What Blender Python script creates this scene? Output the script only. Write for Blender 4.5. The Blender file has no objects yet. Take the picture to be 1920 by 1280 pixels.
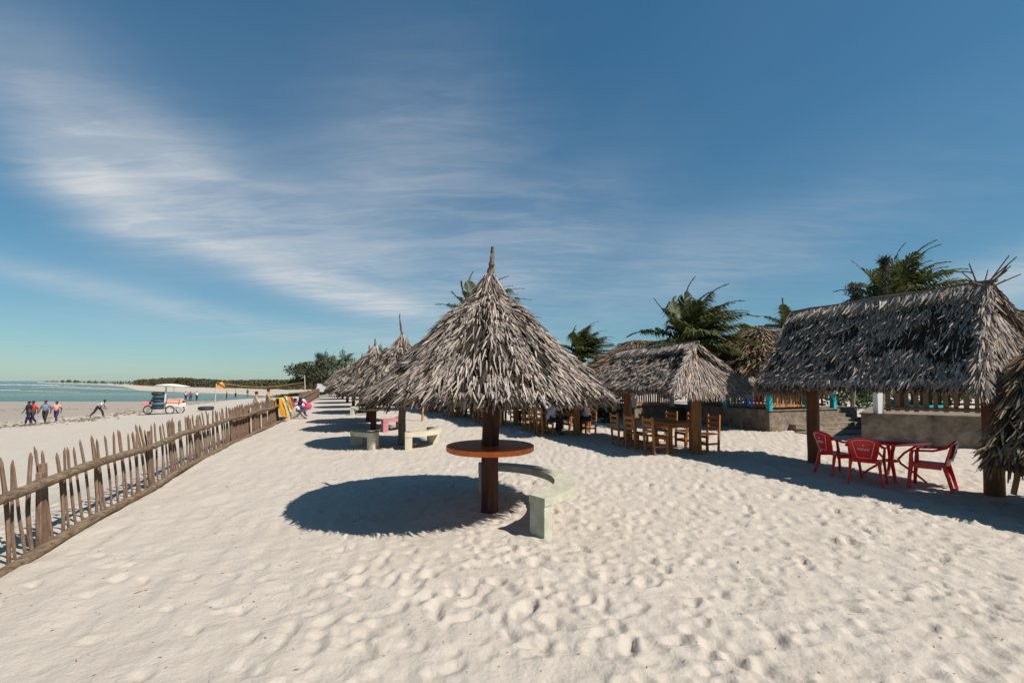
import bpy, math, random
import numpy as np
from mathutils import Vector, Matrix

S = bpy.context.scene
COL = S.collection
R = math.radians
random.seed(7)
RNG = np.random.default_rng(11)

# ------------------------------------------------------------------ camera
CAM_H = 1.85
F_PX = 1920 * 16 / 36.0
PITCH = R(3.0)
SHIFT_PX = 74 - F_PX * math.tan(PITCH)
cam_d = bpy.data.cameras.new('camera')
cam_d.lens = 16; cam_d.sensor_width = 36; cam_d.clip_start = 0.05; cam_d.clip_end = 60000
cam_d.shift_y = SHIFT_PX / 1920
cam = bpy.data.objects.new('camera', cam_d); COL.objects.link(cam)
cam.location = (0, 0, CAM_H); cam.rotation_euler = (R(90) + PITCH, 0, 0)
S.camera = cam

# ------------------------------------------------------------------ sun, sky, exposure
SUN_EL = R(46.5)
SHADOW = Vector((-0.87, 0.49, 0)).normalized()          # horizontal direction in which shadows fall
sun_dir = Vector((-SHADOW.x * math.cos(SUN_EL), -SHADOW.y * math.cos(SUN_EL), math.sin(SUN_EL)))
sd = bpy.data.lights.new('sun', 'SUN'); sd.energy = 5.0; sd.angle = R(0.5); sd.color = (1.0, 0.945, 0.87)
so = bpy.data.objects.new('sun', sd); COL.objects.link(so)
so.rotation_euler = sun_dir.to_track_quat('Z', 'Y').to_euler(); so.location = (20, -15, 40)

W = bpy.data.worlds.new('World'); S.world = W; W.use_nodes = True
wn, wl = W.node_tree.nodes, W.node_tree.links
wn.clear()
def N(t, **kw):
    n = wn.new(t)
    for k, v in kw.items(): setattr(n, k, v)
    return n
def wmath(op, a, b=None, c=None, clamp=False):
    n = N('ShaderNodeMath', operation=op, use_clamp=clamp)
    for i, v in enumerate((a, b, c)):
        if v is None: continue
        if isinstance(v, (int, float)): n.inputs[i].default_value = v
        else: wl.new(v, n.inputs[i])
    return n.outputs[0]
sky = N('ShaderNodeTexSky', sky_type='NISHITA', sun_disc=False)
sky.sun_elevation = SUN_EL
sky.sun_rotation = math.atan2(sun_dir.x, sun_dir.y)
sky.altitude = 0; sky.air_density = 1.0; sky.dust_density = 0.25; sky.ozone_density = 1.6
tc = N('ShaderNodeTexCoord')
sep = N('ShaderNodeSeparateXYZ'); wl.new(tc.outputs['Generated'], sep.inputs[0])
sx, sy, sz = sep.outputs
az = wmath('MULTIPLY', wmath('ARCTAN2', sx, sy), 57.2958)
el = wmath('MULTIPLY', wmath('ARCSINE', sz), 57.2958)
zz = wmath('ADD', wmath('MAXIMUM', sz, 0.0), 0.10)
lay = N('ShaderNodeCombineXYZ')
wl.new(wmath('DIVIDE', sx, zz), lay.inputs[0]); wl.new(wmath('DIVIDE', sy, zz), lay.inputs[1])
def wnoise(vec, scale, detail, rough, rot=0, stretch=(1, 1, 1), dist=0.0, off=(0, 0, 0)):
    m = N('ShaderNodeMapping'); m.inputs['Rotation'].default_value = (0, 0, rot)
    m.inputs['Scale'].default_value = stretch; m.inputs['Location'].default_value = off
    wl.new(vec, m.inputs[0])
    n = N('ShaderNodeTexNoise'); n.inputs['Scale'].default_value = scale
    n.inputs['Detail'].default_value = detail; n.inputs['Roughness'].default_value = rough
    n.inputs['Distortion'].default_value = dist
    wl.new(m.outputs[0], n.inputs['Vector']); return n.outputs['Fac']
def ramp(v, lo, hi):
    n = N('ShaderNodeMapRange', interpolation_type='SMOOTHSTEP')
    n.inputs[1].default_value = lo; n.inputs[2].default_value = hi
    wl.new(v, n.inputs[0]); return n.outputs[0]
soft = wnoise(lay.outputs[0], 0.75, 4, 0.5, rot=0.5, stretch=(1, 0.6, 1), dist=0.4)
wisp = wnoise(lay.outputs[0], 1.4, 10, 0.60, rot=R(-38), stretch=(0.6, 1.7, 1), dist=0.9, off=(3, 1, 0))
fine = wnoise(lay.outputs[0], 5.0, 8, 0.6, rot=R(20), stretch=(0.5, 2.0, 1), dist=0.9, off=(1, 7, 0))
def blob(caz, cel, half_l, half_w, slope, amp):
    a = math.atan(slope); c, s = math.cos(a), math.sin(a)
    da = wmath('ADD', az, -caz); de = wmath('ADD', el, -cel)
    l = wmath('DIVIDE', wmath('ADD', wmath('MULTIPLY', da, c), wmath('MULTIPLY', de, s)), half_l)
    w = wmath('DIVIDE', wmath('SUBTRACT', wmath('MULTIPLY', de, c), wmath('MULTIPLY', da, s)), half_w)
    q = wmath('ADD', wmath('MULTIPLY', l, l), wmath('MULTIPLY', w, w))
    return wmath('MULTIPLY', wmath('POWER', 2.718, wmath('MULTIPLY', q, -1.0)), amp)
tot = None
for b in ((-43.5, 18.0, 7.0, 3.4, -0.85, 0.62), (-40, 21.5, 12, 5.0, -0.45, 0.42), (-25, 11.6, 16, 1.9, -0.27, 0.55),
          (-11, 8.6, 12, 1.3, -0.10, 0.40), (-27, 17, 14, 5, -0.3, 0.38), (-40, 8.0, 16, 1.2, -0.18, 0.34),
          (-22, 5.0, 22, 1.4, -0.02, 0.28), (-12, 25, 14, 10, 0.6, 0.36), (2, 17, 14, 7, 0.3, 0.34), (24, 13, 20, 5, 0.2, 0.30),
          (48, 8.5, 10, 2.2, 0.25, 0.55), (-3, 12, 9, 2, 0.2, 0.26), (130, 25, 30, 12, 0.2, 0.35), (-130, 28, 34, 12, -0.2, 0.35)):
    v = blob(*b); tot = v if tot is None else wmath('ADD', tot, v)
dens = wmath('ADD', wmath('MULTIPLY', ramp(wisp, 0.34, 0.68), 0.62), wmath('MULTIPLY', ramp(fine, 0.38, 0.70), 0.42))
dens = wmath('ADD', wmath('MULTIPLY', dens, 0.62), wmath('ADD', wmath('MULTIPLY', ramp(soft, 0.3, 0.7), 0.40), 0.22))
cl = wmath('MULTIPLY', wmath('MULTIPLY', tot, 1.05), dens, clamp=True)
cl = wmath('ADD', cl, wmath('MULTIPLY', ramp(soft, 0.4, 0.8), 0.05), clamp=True)
nrm = N('ShaderNodeMix', data_type='RGBA', blend_type='MULTIPLY'); nrm.inputs[0].default_value = 1; nrm.inputs[7].default_value = (0.2, 0.2, 0.2, 1)
wl.new(sky.outputs[0], nrm.inputs[6])
sp3 = N('ShaderNodeSeparateColor'); wl.new(nrm.outputs[2], sp3.inputs[0])
cmb = N('ShaderNodeCombineColor')
for ch, (g_, a_) in enumerate(((1.05, 3.5), (0.82, 5.4), (0.72, 6.3))):       # the film's rendering of blue: red falls off fastest away from the horizon
    wl.new(wmath('MULTIPLY', wmath('POWER', sp3.outputs[ch], g_), a_), cmb.inputs[ch])
mx = N('ShaderNodeMix', data_type='RGBA'); wl.new(cl, mx.inputs[0]); wl.new(cmb.outputs[0], mx.inputs[6])
mx.inputs[7].default_value = (9.2, 9.6, 10.0, 1)
bg = N('ShaderNodeBackground'); bg.inputs[1].default_value = 0.05
wl.new(mx.outputs[2], bg.inputs[0])
wo = N('ShaderNodeOutputWorld'); wl.new(bg.outputs[0], wo.inputs[0])
S.view_settings.view_transform = 'Standard'; S.view_settings.look = 'None'
S.view_settings.exposure = 0.45; S.view_settings.gamma = 1; S.view_settings.use_curve_mapping = False
S.cycles.max_bounces = 6; S.cycles.diffuse_bounces = 3; S.cycles.glossy_bounces = 2
S.cycles.transparent_max_bounces = 6; S.cycles.use_denoising = True

# ------------------------------------------------------------------ materials
MATS = {}
def mat(name, col, var=0.15, rough=0.8, nscale=8.0, bump=0.0, bscale=30.0, island=0.0, spec=0.25, stretch=(1, 1, 1), col2=None, hue=0.0, translucent=0.0):
    """col with noise between col*(1-var) and col*(1+var) (or col2), optional per-island brightness and bump"""
    if name in MATS: return MATS[name]
    m = bpy.data.materials.new(name); m.use_nodes = True; MATS[name] = m
    nt = m.node_tree; nd, lk = nt.nodes, nt.links
    b = nd['Principled BSDF']; b.inputs['Roughness'].default_value = rough; b.inputs['Specular IOR Level'].default_value = spec
    t = nd.new('ShaderNodeTexCoord'); mp = nd.new('ShaderNodeMapping'); mp.inputs['Scale'].default_value = stretch
    lk.new(t.outputs['Object'], mp.inputs[0])
    n1 = nd.new('ShaderNodeTexNoise'); n1.inputs['Scale'].default_value = nscale; n1.inputs['Detail'].default_value = 6; n1.inputs['Roughness'].default_value = 0.65
    lk.new(mp.outputs[0], n1.inputs['Vector'])
    cr = nd.new('ShaderNodeValToRGB'); lk.new(n1.outputs['Fac'], cr.inputs[0])
    lo = [max(0, c * (1 - var)) for c in col]; hi = [min(1, c * (1 + var)) for c in col] if col2 is None else col2
    cr.color_ramp.elements[0].position = 0.3; cr.color_ramp.elements[1].position = 0.72
    cr.color_ramp.elements[0].color = (*lo, 1); cr.color_ramp.elements[1].color = (*hi, 1)
    out = cr.outputs[0]
    if island > 0:
        g = nd.new('ShaderNodeNewGeometry'); hs = nd.new('ShaderNodeHueSaturation')
        mr = nd.new('ShaderNodeMapRange'); mr.inputs[3].default_value = 1 - island; mr.inputs[4].default_value = 1 + island
        lk.new(g.outputs['Random Per Island'], mr.inputs[0]); lk.new(mr.outputs[0], hs.inputs['Value'])
        if hue > 0:
            mm = nd.new('ShaderNodeMath'); mm.operation = 'MULTIPLY'; mm.inputs[1].default_value = 7.31
            lk.new(g.outputs['Random Per Island'], mm.inputs[0])
            fr = nd.new('ShaderNodeMath'); fr.operation = 'FRACT'; lk.new(mm.outputs[0], fr.inputs[0])
            m2 = nd.new('ShaderNodeMapRange'); m2.inputs[3].default_value = 1 - hue; m2.inputs[4].default_value = 1 + hue
            lk.new(fr.outputs[0], m2.inputs[0]); lk.new(m2.outputs[0], hs.inputs['Saturation'])
        lk.new(out, hs.inputs['Color']); out = hs.outputs[0]
    lk.new(out, b.inputs['Base Color'])
    if bump > 0:
        n2 = nd.new('ShaderNodeTexNoise'); n2.inputs['Scale'].default_value = bscale; n2.inputs['Detail'].default_value = 5
        lk.new(mp.outputs[0], n2.inputs['Vector'])
        bp = nd.new('ShaderNodeBump'); bp.inputs['Strength'].default_value = bump; bp.inputs['Distance'].default_value = 0.02
        lk.new(n2.outputs['Fac'], bp.inputs['Height']); lk.new(bp.outputs[0], b.inputs['Normal'])
    if translucent > 0:
        tr = nd.new('ShaderNodeBsdfTranslucent'); lk.new(out, tr.inputs[0])
        ms = nd.new('ShaderNodeMixShader'); ms.inputs[0].default_value = translucent
        lk.new(b.outputs[0], ms.inputs[1]); lk.new(tr.outputs[0], ms.inputs[2])
        lk.new(ms.outputs[0], nd['Material Output'].inputs[0])
    return m

M_THATCH = mat('thatch', (0.275, 0.222, 0.182), 0.25, 0.8, 5, island=0.55, hue=0.35, spec=0.3)
M_THATCH_B = mat('thatch_brown', (0.17, 0.115, 0.072), 0.25, 0.85, 5, island=0.55, hue=0.3, spec=0.25)
M_THBASE = mat('thatch_underlayer', (0.028, 0.021, 0.016), 0.4, 0.95, 9, bump=0.6, bscale=25)  # brown underlayer taken near black: shade between the blades put into the colour
M_THUNDER = mat('thatch_underside', (0.12, 0.09, 0.062), 0.4, 0.9, 9, bump=0.5, bscale=25)
M_THDARK = mat('thatch_old_gap_shade', (0.038, 0.028, 0.021), 0.3, 0.95, 6, island=0.5, hue=0.3)  # old brown blades, darkened further to paint shade into the thatch gaps
M_POST_DK = mat('post_dark_red', (0.055, 0.019, 0.012), 0.5, 0.7, 14, bump=0.9, bscale=26, stretch=(1, 1, 0.12), col2=(.115, .045, .028))
M_POST_OR = mat('post_orange', (0.27, 0.11, 0.034), 0.5, 0.6, 12, bump=0.6, bscale=20, stretch=(1, 1, 0.15))
M_POST_BR = mat('post_brown_shade', (0.15, 0.058, 0.022), 0.35, 0.6, 6, bump=0.4, bscale=14, stretch=(1, 1, 0.3))  # orange-brown post colour darkened, the shelter's shade painted in
M_POST_GR = mat('post_grey', (0.15, 0.118, 0.088), 0.35, 0.8, 8, bump=0.5, bscale=20, stretch=(1, 1, 0.25))
M_RAW = mat('raw_pole', (0.33, 0.235, 0.15), 0.35, 0.8, 8, bump=0.5, bscale=25, stretch=(1, 1, 1))
M_TABLE_OR = mat('table_orange_red', (0.80, 0.165, 0.034), 0.4, 0.5, 9, bump=0.3, bscale=34, spec=0.35)
M_TABLE_GN = mat('table_olive', (0.30, 0.29, 0.16), 0.2, 0.6, 5)
M_TABLE_RD = mat('table_dark_red', (0.25, 0.035, 0.03), 0.2, 0.5, 5)
M_BENCH_GN = mat('bench_pale_green', (0.41, 0.405, 0.30), 0.25, 0.75, 5.5, bump=0.35, bscale=22, col2=(0.49, 0.485, 0.385))
M_BENCH_YE = mat('bench_cream', (0.50, 0.45, 0.33), 0.15, 0.75, 4, bump=0.25, bscale=22)
M_BENCH_PK = mat('bench_pink', (0.42, 0.17, 0.20), 0.15, 0.75, 4, bump=0.2, bscale=22)
M_BENCH_WH = mat('bench_white', (0.5, 0.47, 0.38), 0.12, 0.75, 4)
M_FENCE = mat('fence_wood', (0.13, 0.074, 0.043), 0.5, 0.85, 9, bump=0.9, bscale=26, stretch=(1, 1, 0.3), island=0.3, col2=(0.25, 0.165, 0.11))
M_LOG = mat('fence_log', (0.11, 0.07, 0.042), 0.6, 0.85, 26, bump=1.0, bscale=45, stretch=(1, 0.09, 1), col2=(0.26, 0.185, 0.12))
M_PALEWOOD = mat('pale_plank', (0.45, 0.39, 0.32), 0.15, 0.8, 9, bump=0.4)
M_WOOD = mat('varnished_wood', (0.33, 0.125, 0.03), 0.35, 0.42, 10, bump=0.2, bscale=30, spec=0.4)
M_WOOD_D = mat('dark_wood', (0.20, 0.085, 0.03), 0.35, 0.5, 10, bump=0.2, bscale=30, spec=0.35)
M_SLAT = mat('slat_wood', (0.42, 0.20, 0.075), 0.3, 0.6, 7, bump=0.25, bscale=25)
M_SLAT_D = mat('slat_brown_shade', (0.14, 0.075, 0.035), 0.3, 0.7, 7, bump=0.25, bscale=25)  # brown wood; on sea-side railings the dark tone paints in their shade
M_TEAL = mat('teal_paint', (0.02, 0.36, 0.40), 0.12, 0.5, 5)
M_BLUE = mat('blue_paint', (0.02, 0.20, 0.62), 0.12, 0.5, 5)
M_RED = mat('red_paint', (0.42, 0.03, 0.025), 0.15, 0.5, 5)
M_WHITE = mat('white_paint', (0.6, 0.58, 0.56), 0.06, 0.6, 5)
M_CONC = mat('concrete', (0.13, 0.098, 0.070), 0.4, 0.92, 3.2, bump=0.6, bscale=14, col2=(0.29, 0.235, 0.18))
M_CREAM = mat('cream_wall', (0.6, 0.53, 0.40), 0.1, 0.85, 3)
M_PLASTIC = mat('red_plastic', (0.70, 0.014, 0.014), 0.15, 0.32, 6, spec=0.5)
M_PRINT = mat('white_print', (0.75, 0.72, 0.68), 0.05, 0.5, 6)
M_PALM = mat('palm_leaf', (0.085, 0.095, 0.028), 0.3, 0.5, 6, island=0.4, hue=0.2, spec=0.4, translucent=0.4)
M_PALM_Y = mat('palm_leaf_dry', (0.20, 0.15, 0.055), 0.3, 0.6, 6, island=0.35, spec=0.3, translucent=0.2)
M_TRUNK = mat('palm_trunk', (0.17, 0.13, 0.10), 0.35, 0.9, 9, bump=0.8, bscale=14, stretch=(0.4, 0.4, 2.5))
M_CASU = mat('casuarina_needles', (0.06, 0.066, 0.034), 0.3, 0.7, 6, island=0.4, hue=0.2, translucent=0.2)
M_BUSH = mat('bush_leaf', (0.045, 0.075, 0.02), 0.3, 0.5, 6, island=0.5, hue=0.25, spec=0.35, translucent=0.2)
M_FOREST = mat('far_forest', (0.085, 0.076, 0.037), 0.3, 0.8, 0.05, island=0.35, hue=0.3)
M_RUBBER = mat('rubber', (0.03, 0.03, 0.035), 0.3, 0.6, 8)
M_METAL = mat('painted_metal', (0.7, 0.67, 0.63), 0.08, 0.4, 6, spec=0.5)
M_DARKMET = mat('dark_metal', (0.08, 0.07, 0.06), 0.3, 0.5, 6)
M_PINK = mat('pink_body', (0.80, 0.30, 0.22), 0.12, 0.5, 5)
M_TAPE = mat('net_tape', (0.72, 0.50, 0.20), 0.12, 0.7, 5)
M_NET = mat('net_cord', (0.25, 0.2, 0.12), 0.1, 0.8, 5)
M_WEED = mat('seaweed', (0.13, 0.09, 0.055), 0.4, 0.9, 5, island=0.5)
M_LITTER = mat('dry_litter', (0.085, 0.05, 0.03), 0.4, 0.9, 5, island=0.7)
M_SKIN = mat('skin_dark', (0.10, 0.05, 0.03), 0.1, 0.5, 8)
M_SKIN_L = mat('skin_tan', (0.36, 0.19, 0.11), 0.1, 0.5, 8)
M_HAIR = mat('hair', (0.012, 0.010, 0.010), 0.1, 0.7, 8)
def cloth(name, c): return mat('cloth_' + name, c, 0.12, 0.85, 6, bump=0.2, bscale=12, spec=0.1)

# ------------------------------------------------------------------ mesh helpers
def fresh_mesh(name, verts, faces, m, smooth=False):
    me = bpy.data.meshes.new(name)
    me.from_pydata(verts if isinstance(verts, list) else verts.tolist(), [], faces if isinstance(faces, list) else faces.tolist())
    if m is not None: me.materials.append(m)
    if smooth: me.polygons.foreach_set('use_smooth', [True] * len(me.polygons))
    me.update(); return me
def fast_mesh(name, verts, quads, m, smooth=False):
    """numpy verts (n,3), faces (k,4) all quads"""
    me = bpy.data.meshes.new(name); n, k = len(verts), len(quads); c = quads.shape[1]
    me.vertices.add(n); me.vertices.foreach_set('co', np.ascontiguousarray(verts, np.float32).ravel())
    me.loops.add(k * c); me.loops.foreach_set('vertex_index', np.ascontiguousarray(quads, np.int32).ravel())
    me.polygons.add(k); me.polygons.foreach_set('loop_start', np.arange(k, dtype=np.int32) * c)
    try: me.polygons.foreach_set('loop_total', np.full(k, c, np.int32))
    except Exception: pass
    if smooth: me.polygons.foreach_set('use_smooth', np.ones(k, bool))
    me.materials.append(m); me.update(calc_edges=True); me.validate(); return me
def link(name, me, parent=None, loc=None, rot=None, kind=None):
    o = bpy.data.objects.new(name, me); COL.objects.link(o)
    if parent is not None: o.parent = parent
    if loc is not None: o.location = loc
    if rot is not None: o.rotation_euler = rot
    if kind: o['kind'] = kind
    return o
def tag(o, label, cat, group=None):
    o['label'] = label; o['category'] = cat
    if group: o['group'] = group
    return o
def thing(name, label, cat, loc=(0, 0, 0), rz=0.0, group=None):
    o = bpy.data.objects.new(name, None); COL.objects.link(o); o.empty_display_size = 0.2
    o.location = loc; o.rotation_euler = (0, 0, rz); return tag(o, label, cat, group)
def copy_tree(o, parent=None):
    c = o.copy(); COL.objects.link(c)
    if parent is not None: c.parent = parent
    for ch in list(o.children): copy_tree(ch, c)
    return c
def copy_thing(o, label, loc, rz, group=None):
    c = copy_tree(o); c.location = loc; c.rotation_euler = (0, 0, rz); c['label'] = label
    if group: c['group'] = group
    return c

class MB:
    def __init__(s): s.v, s.f = [], []
    def add(s, vs, fs):
        n = len(s.v); s.v += [tuple(v) for v in vs]; s.f += [tuple(i + n for i in f) for f in fs]; return s
    def box(s, c, size, rot=None, bev=0.0, taper=1.0):
        x, y, z = size[0] / 2, size[1] / 2, size[2] / 2
        if bev > 0:
            b = min(bev, x * .9, y * .9, z * .9); vs, fs = [], []
            ring = lambda X, Y, b2: [(-X + b2, -Y), (X - b2, -Y), (X, -Y + b2), (X, Y - b2), (X - b2, Y), (-X + b2, Y), (-X, Y - b2), (-X, -Y + b2)]
            for (zz_, X, Y) in ((-z, x - b, y - b), (-z + b, x, y), (z - b, x * taper, y * taper), (z, (x - b) * taper, (y - b) * taper)):
                vs += [(px, py, zz_) for px, py in ring(X, Y, b)]
            for i in range(3):
                for j in range(8): fs.append((i * 8 + j, i * 8 + (j + 1) % 8, i * 8 + 8 + (j + 1) % 8, i * 8 + 8 + j))
            fs.append(tuple(range(7, -1, -1))); fs.append(tuple(range(24, 32)))
        else:
            vs = [(-x, -y, -z), (x, -y, -z), (x, y, -z), (-x, y, -z), (-x * taper, -y * taper, z), (x * taper, -y * taper, z), (x * taper, y * taper, z), (-x * taper, y * taper, z)]
            fs = [(3, 2, 1, 0), (4, 5, 6, 7), (0, 1, 5, 4), (1, 2, 6, 5), (2, 3, 7, 6), (3, 0, 4, 7)]
        m = (rot if rot is not None else Matrix.Identity(3))
        return s.add([m @ Vector(v) + Vector(c) for v in vs], fs)
    def bar(s, a, b, w, d=None, up=(0, 0, 1), bev=0.0):
        a, b = Vector(a), Vector(b); d = d or w; z = (b - a); L = z.length; z = z.normalized()
        x = Vector(up).cross(z)
        if x.length < 1e-4: x = Vector((1, 0, 0))
        x.normalize(); y = z.cross(x)
        return s.box((a + b) / 2, (w, d, L), Matrix((x, y, z)).transposed(), bev)
    def tube(s, pts, rad, seg=8, cap=True, jit=0.0, rnd=random, squash=1.0):
        pts = [Vector(p) for p in pts]; n = len(pts)
        if not hasattr(rad, '__len__'): rad = [rad] * n
        t0 = (pts[1] - pts[0]).normalized(); ref = Vector((0, 0, 1)) if abs(t0.z) < 0.9 else Vector((1, 0, 0))
        x = ref.cross(t0).normalized(); vs, fs = [], []
        for i, p in enumerate(pts):
            t = (pts[min(i + 1, n - 1)] - pts[max(i - 1, 0)]).normalized()
            x = (x - t * x.dot(t)).normalized(); y = t.cross(x)
            for k in range(seg):
                a = 2 * math.pi * k / seg; r = rad[i] * (1 + jit * (rnd.random() - .5) * 2)
                vs.append(p + x * (math.cos(a) * r) + y * (math.sin(a) * r * squash))
        for i in range(n - 1):
            for k in range(seg): fs.append((i * seg + k, i * seg + (k + 1) % seg, (i + 1) * seg + (k + 1) % seg, (i + 1) * seg + k))
        if cap: fs.append(tuple(range(seg - 1, -1, -1))); fs.append(tuple((n - 1) * seg + k for k in range(seg)))
        return s.add(vs, fs)
    def lathe(s, prof, seg=24, c=(0, 0, 0), closed=False):
        vs, fs = [], []; n = len(prof)
        for r, z in prof:
            for k in range(seg):
                a = 2 * math.pi * k / seg; vs.append((c[0] + r * math.cos(a), c[1] + r * math.sin(a), c[2] + z))
        rng = range(n) if closed else range(n - 1)
        for i in rng:
            j = (i + 1) % n
            for k in range(seg): fs.append((i * seg + k, i * seg + (k + 1) % seg, j * seg + (k + 1) % seg, j * seg + k))
        if not closed:
            fs.append(tuple(range(seg - 1, -1, -1))); fs.append(tuple((n - 1) * seg + k for k in range(seg)))
        return s.add(vs, fs)
    def torus(s, c, R_, r, seg=20, sub=8, rot=None, squash=1.0):
        m = rot if rot is not None else Matrix.Identity(3); vs, fs = [], []
        for i in range(seg):
            a = 2 * math.pi * i / seg
            for j in range(sub):
                b = 2 * math.pi * j / sub; rr = R_ + r * math.cos(b)
                vs.append(m @ Vector((rr * math.cos(a), rr * math.sin(a), r * squash * math.sin(b))) + Vector(c))
        for i in range(seg):
            for j in range(sub):
                fs.append((i * sub + j, ((i + 1) % seg) * sub + j, ((i + 1) % seg) * sub + (j + 1) % sub, i * sub + (j + 1) % sub))
        return s.add(vs, fs)
    def arc_slab(s, c, r0, r1, a0, a1, z0, z1, seg=16):
        vs, fs = [], []
        for i in range(seg + 1):
            a = a0 + (a1 - a0) * i / seg; ca, sa = math.cos(a), math.sin(a)
            for r, z in ((r0, z0), (r1, z0), (r1, z1), (r0, z1)): vs.append((c[0] + r * ca, c[1] + r * sa, z))
        for i in range(seg):
            for j in range(4): fs.append((i * 4 + j, i * 4 + (j + 1) % 4, i * 4 + 4 + (j + 1) % 4, i * 4 + 4 + j))
        fs.append((3, 2, 1, 0)); fs.append(tuple(seg * 4 + j for j in range(4)))
        return s.add(vs, fs)
    def sheet(s, fn, nu, nv, thick=0.0):
        """fn(u,v)->point ; with thickness along z of fn normals (approx)"""
        P = [[Vector(fn(i / nu, j / nv)) for j in range(nv + 1)] for i in range(nu + 1)]
        vs, fs = [], []; w = nv + 1
        for layer in (0, 1) if thick else (0,):
            for i in range(nu + 1):
                for j in range(nv + 1):
                    a = P[min(i + 1, nu)][j] - P[max(i - 1, 0)][j]; b = P[i][min(j + 1, nv)] - P[i][max(j - 1, 0)]
                    nn = a.cross(b); nn = nn.normalized() if nn.length > 1e-9 else Vector((0, 0, 1))
                    vs.append(P[i][j] - nn * (thick * layer))
        off = (nu + 1) * w
        for i in range(nu):
            for j in range(nv):
                a, b, c, d = i * w + j, (i + 1) * w + j, (i + 1) * w + j + 1, i * w + j + 1
                fs.append((a, b, c, d))
                if thick: fs.append((off + d, off + c, off + b, off + a))
        if thick:
            edge = [i * w for i in range(nu + 1)] + [nu * w + j for j in range(1, nv + 1)] + [i * w + nv for i in range(nu - 1, -1, -1)] + [j for j in range(nv - 1, 0, -1)]
            for a, b in zip(edge, edge[1:] + edge[:1]): fs.append((b, a, off + a, off + b))
        return s.add(vs, fs)
    def mesh(s, name, m, smooth=False):
        return fresh_mesh(name, s.v, s.f, m, smooth)
    def build(s, name, m, parent=None, loc=None, rot=None, smooth=False, kind=None):
        return link(name, s.mesh(name, m, smooth), parent, loc, rot, kind)
def auto_smooth(o, ang=40):
    me = o.data
    me.polygons.foreach_set('use_smooth', [True] * len(me.polygons))
    try: me.set_sharp_from_angle(angle=R(ang))
    except Exception: pass
    return o
def rotz(a): return Matrix.Rotation(a, 3, 'Z')

# ------------------------------------------------------------------ the lie of the land
U = np.array([-0.322, 0.947]); NL = np.array([-0.947, -0.322])      # along the beach, towards the sea
F0 = np.array([-4.8, 4.25])
FENCE = [(-3.9, 2.0), (-4.82, 4.25), (-6.17, 7.85), (-7.39, 10.96), (-8.9, 15.6), (-10.5, 20.8)]
SEA_Z = -1.70
def sstep(a, b, v):
    t = np.clip((v - a) / (b - a), 0, 1); return t * t * (3 - 2 * t)
def s_of(x, y): return (x - F0[0]) * NL[0] + (y - F0[1]) * NL[1]
def terrain(x, y):
    x = np.asarray(x, float); y = np.asarray(y, float); s = s_of(x, y)
    Fy = -1.42 - 0.28 * np.clip((y - 25) / 55, -0.6, 1.0) - 3.0 * np.clip((y - 80) / 150, 0, 1)
    k = 0.42 * sstep(0.25, 3.2, s) + 0.30 * sstep(3, 14, s) + 0.28 * sstep(10, 25, s)
    z = Fy * k - 3.2 * sstep(26, 70, s) * np.clip((y - 84) / 15, 0, 1)
    return z
def ter(x, y): return float(terrain(x, y))
def ray(px, py):
    u = (px - 960) / F_PX; v = (640 - py + SHIFT_PX) / F_PX
    c, s = math.cos(PITCH), math.sin(PITCH)
    return Vector((u, c - s * v, s + c * v))
def at_depth(px, py, Y):
    d = ray(px, py); t = Y / d.y; return Vector((d.x * t, Y, CAM_H + d.z * t))
def on_plane(px, py, z):
    d = ray(px, py); t = (z - CAM_H) / d.z; return Vector((d.x * t, d.y * t, z))
def on_ground(px, py):
    z = 0.0
    for _ in range(40):
        p = on_plane(px, py, z); z = 0.5 * z + 0.5 * ter(p.x, p.y)
    p = on_plane(px, py, z); return Vector((p.x, p.y, ter(p.x, p.y)))

def vnoise(x, y, seed=0):
    r = np.random.default_rng(seed); T = r.random((256, 256))
    xi = np.floor(x).astype(int); yi = np.floor(y).astype(int); fx = x - xi; fy = y - yi
    fx = fx * fx * (3 - 2 * fx); fy = fy * fy * (3 - 2 * fy)
    g = lambda a, b: T[a % 256, b % 256]
    return (g(xi, yi) * (1 - fx) + g(xi + 1, yi) * fx) * (1 - fy) + (g(xi, yi + 1) * (1 - fx) + g(xi + 1, yi + 1) * fx) * fy - 0.5

# trampled sand: a height map of footprints stamped one over another
HX0, HX1, HY0, HY1, HR = -13.0, 17.0, 0.5, 30.0, 0.025
hw, hh = int((HX1 - HX0) / HR), int((HY1 - HY0) / HR)
gx, gy = np.meshgrid(HX0 + HR * np.arange(hw), HY0 + HR * np.arange(hh))
Hm = 0.020 * vnoise(gx * 1.6, gy * 1.6, 1) + 0.05 * vnoise(gx * 0.5, gy * 0.5, 2)
ridge = vnoise(gx * 3.4 + gy * 1.2, (gy * 1.1 - gx * 0.9), 3)
Hm += 0.024 * (0.5 - np.abs(ridge) * 2)
ridge2 = vnoise(gx * 7.5 + gy * 3.1, gy * 2.6 - gx * 2.2, 33); Hm += 0.014 * (0.5 - np.abs(ridge2) * 2)
rng = np.random.default_rng(5)
NST = 32000
WX = 0.035 * vnoise(gx * 11, gy * 11, 51) + 0.05 * vnoise(gx * 5, gy * 5, 53); WY = 0.035 * vnoise(gx * 11, gy * 11, 52) + 0.05 * vnoise(gx * 5, gy * 5, 54); RN = 0.5 + vnoise(gx * 13, gy * 13, 55)
fx_ = rng.uniform(HX0 + .5, HX1 - .5, NST); fy_ = HY0 + .5 + (HY1 - HY0 - 1) * rng.random(NST) ** 1.25
wpath = rng.random(NST)
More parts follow.
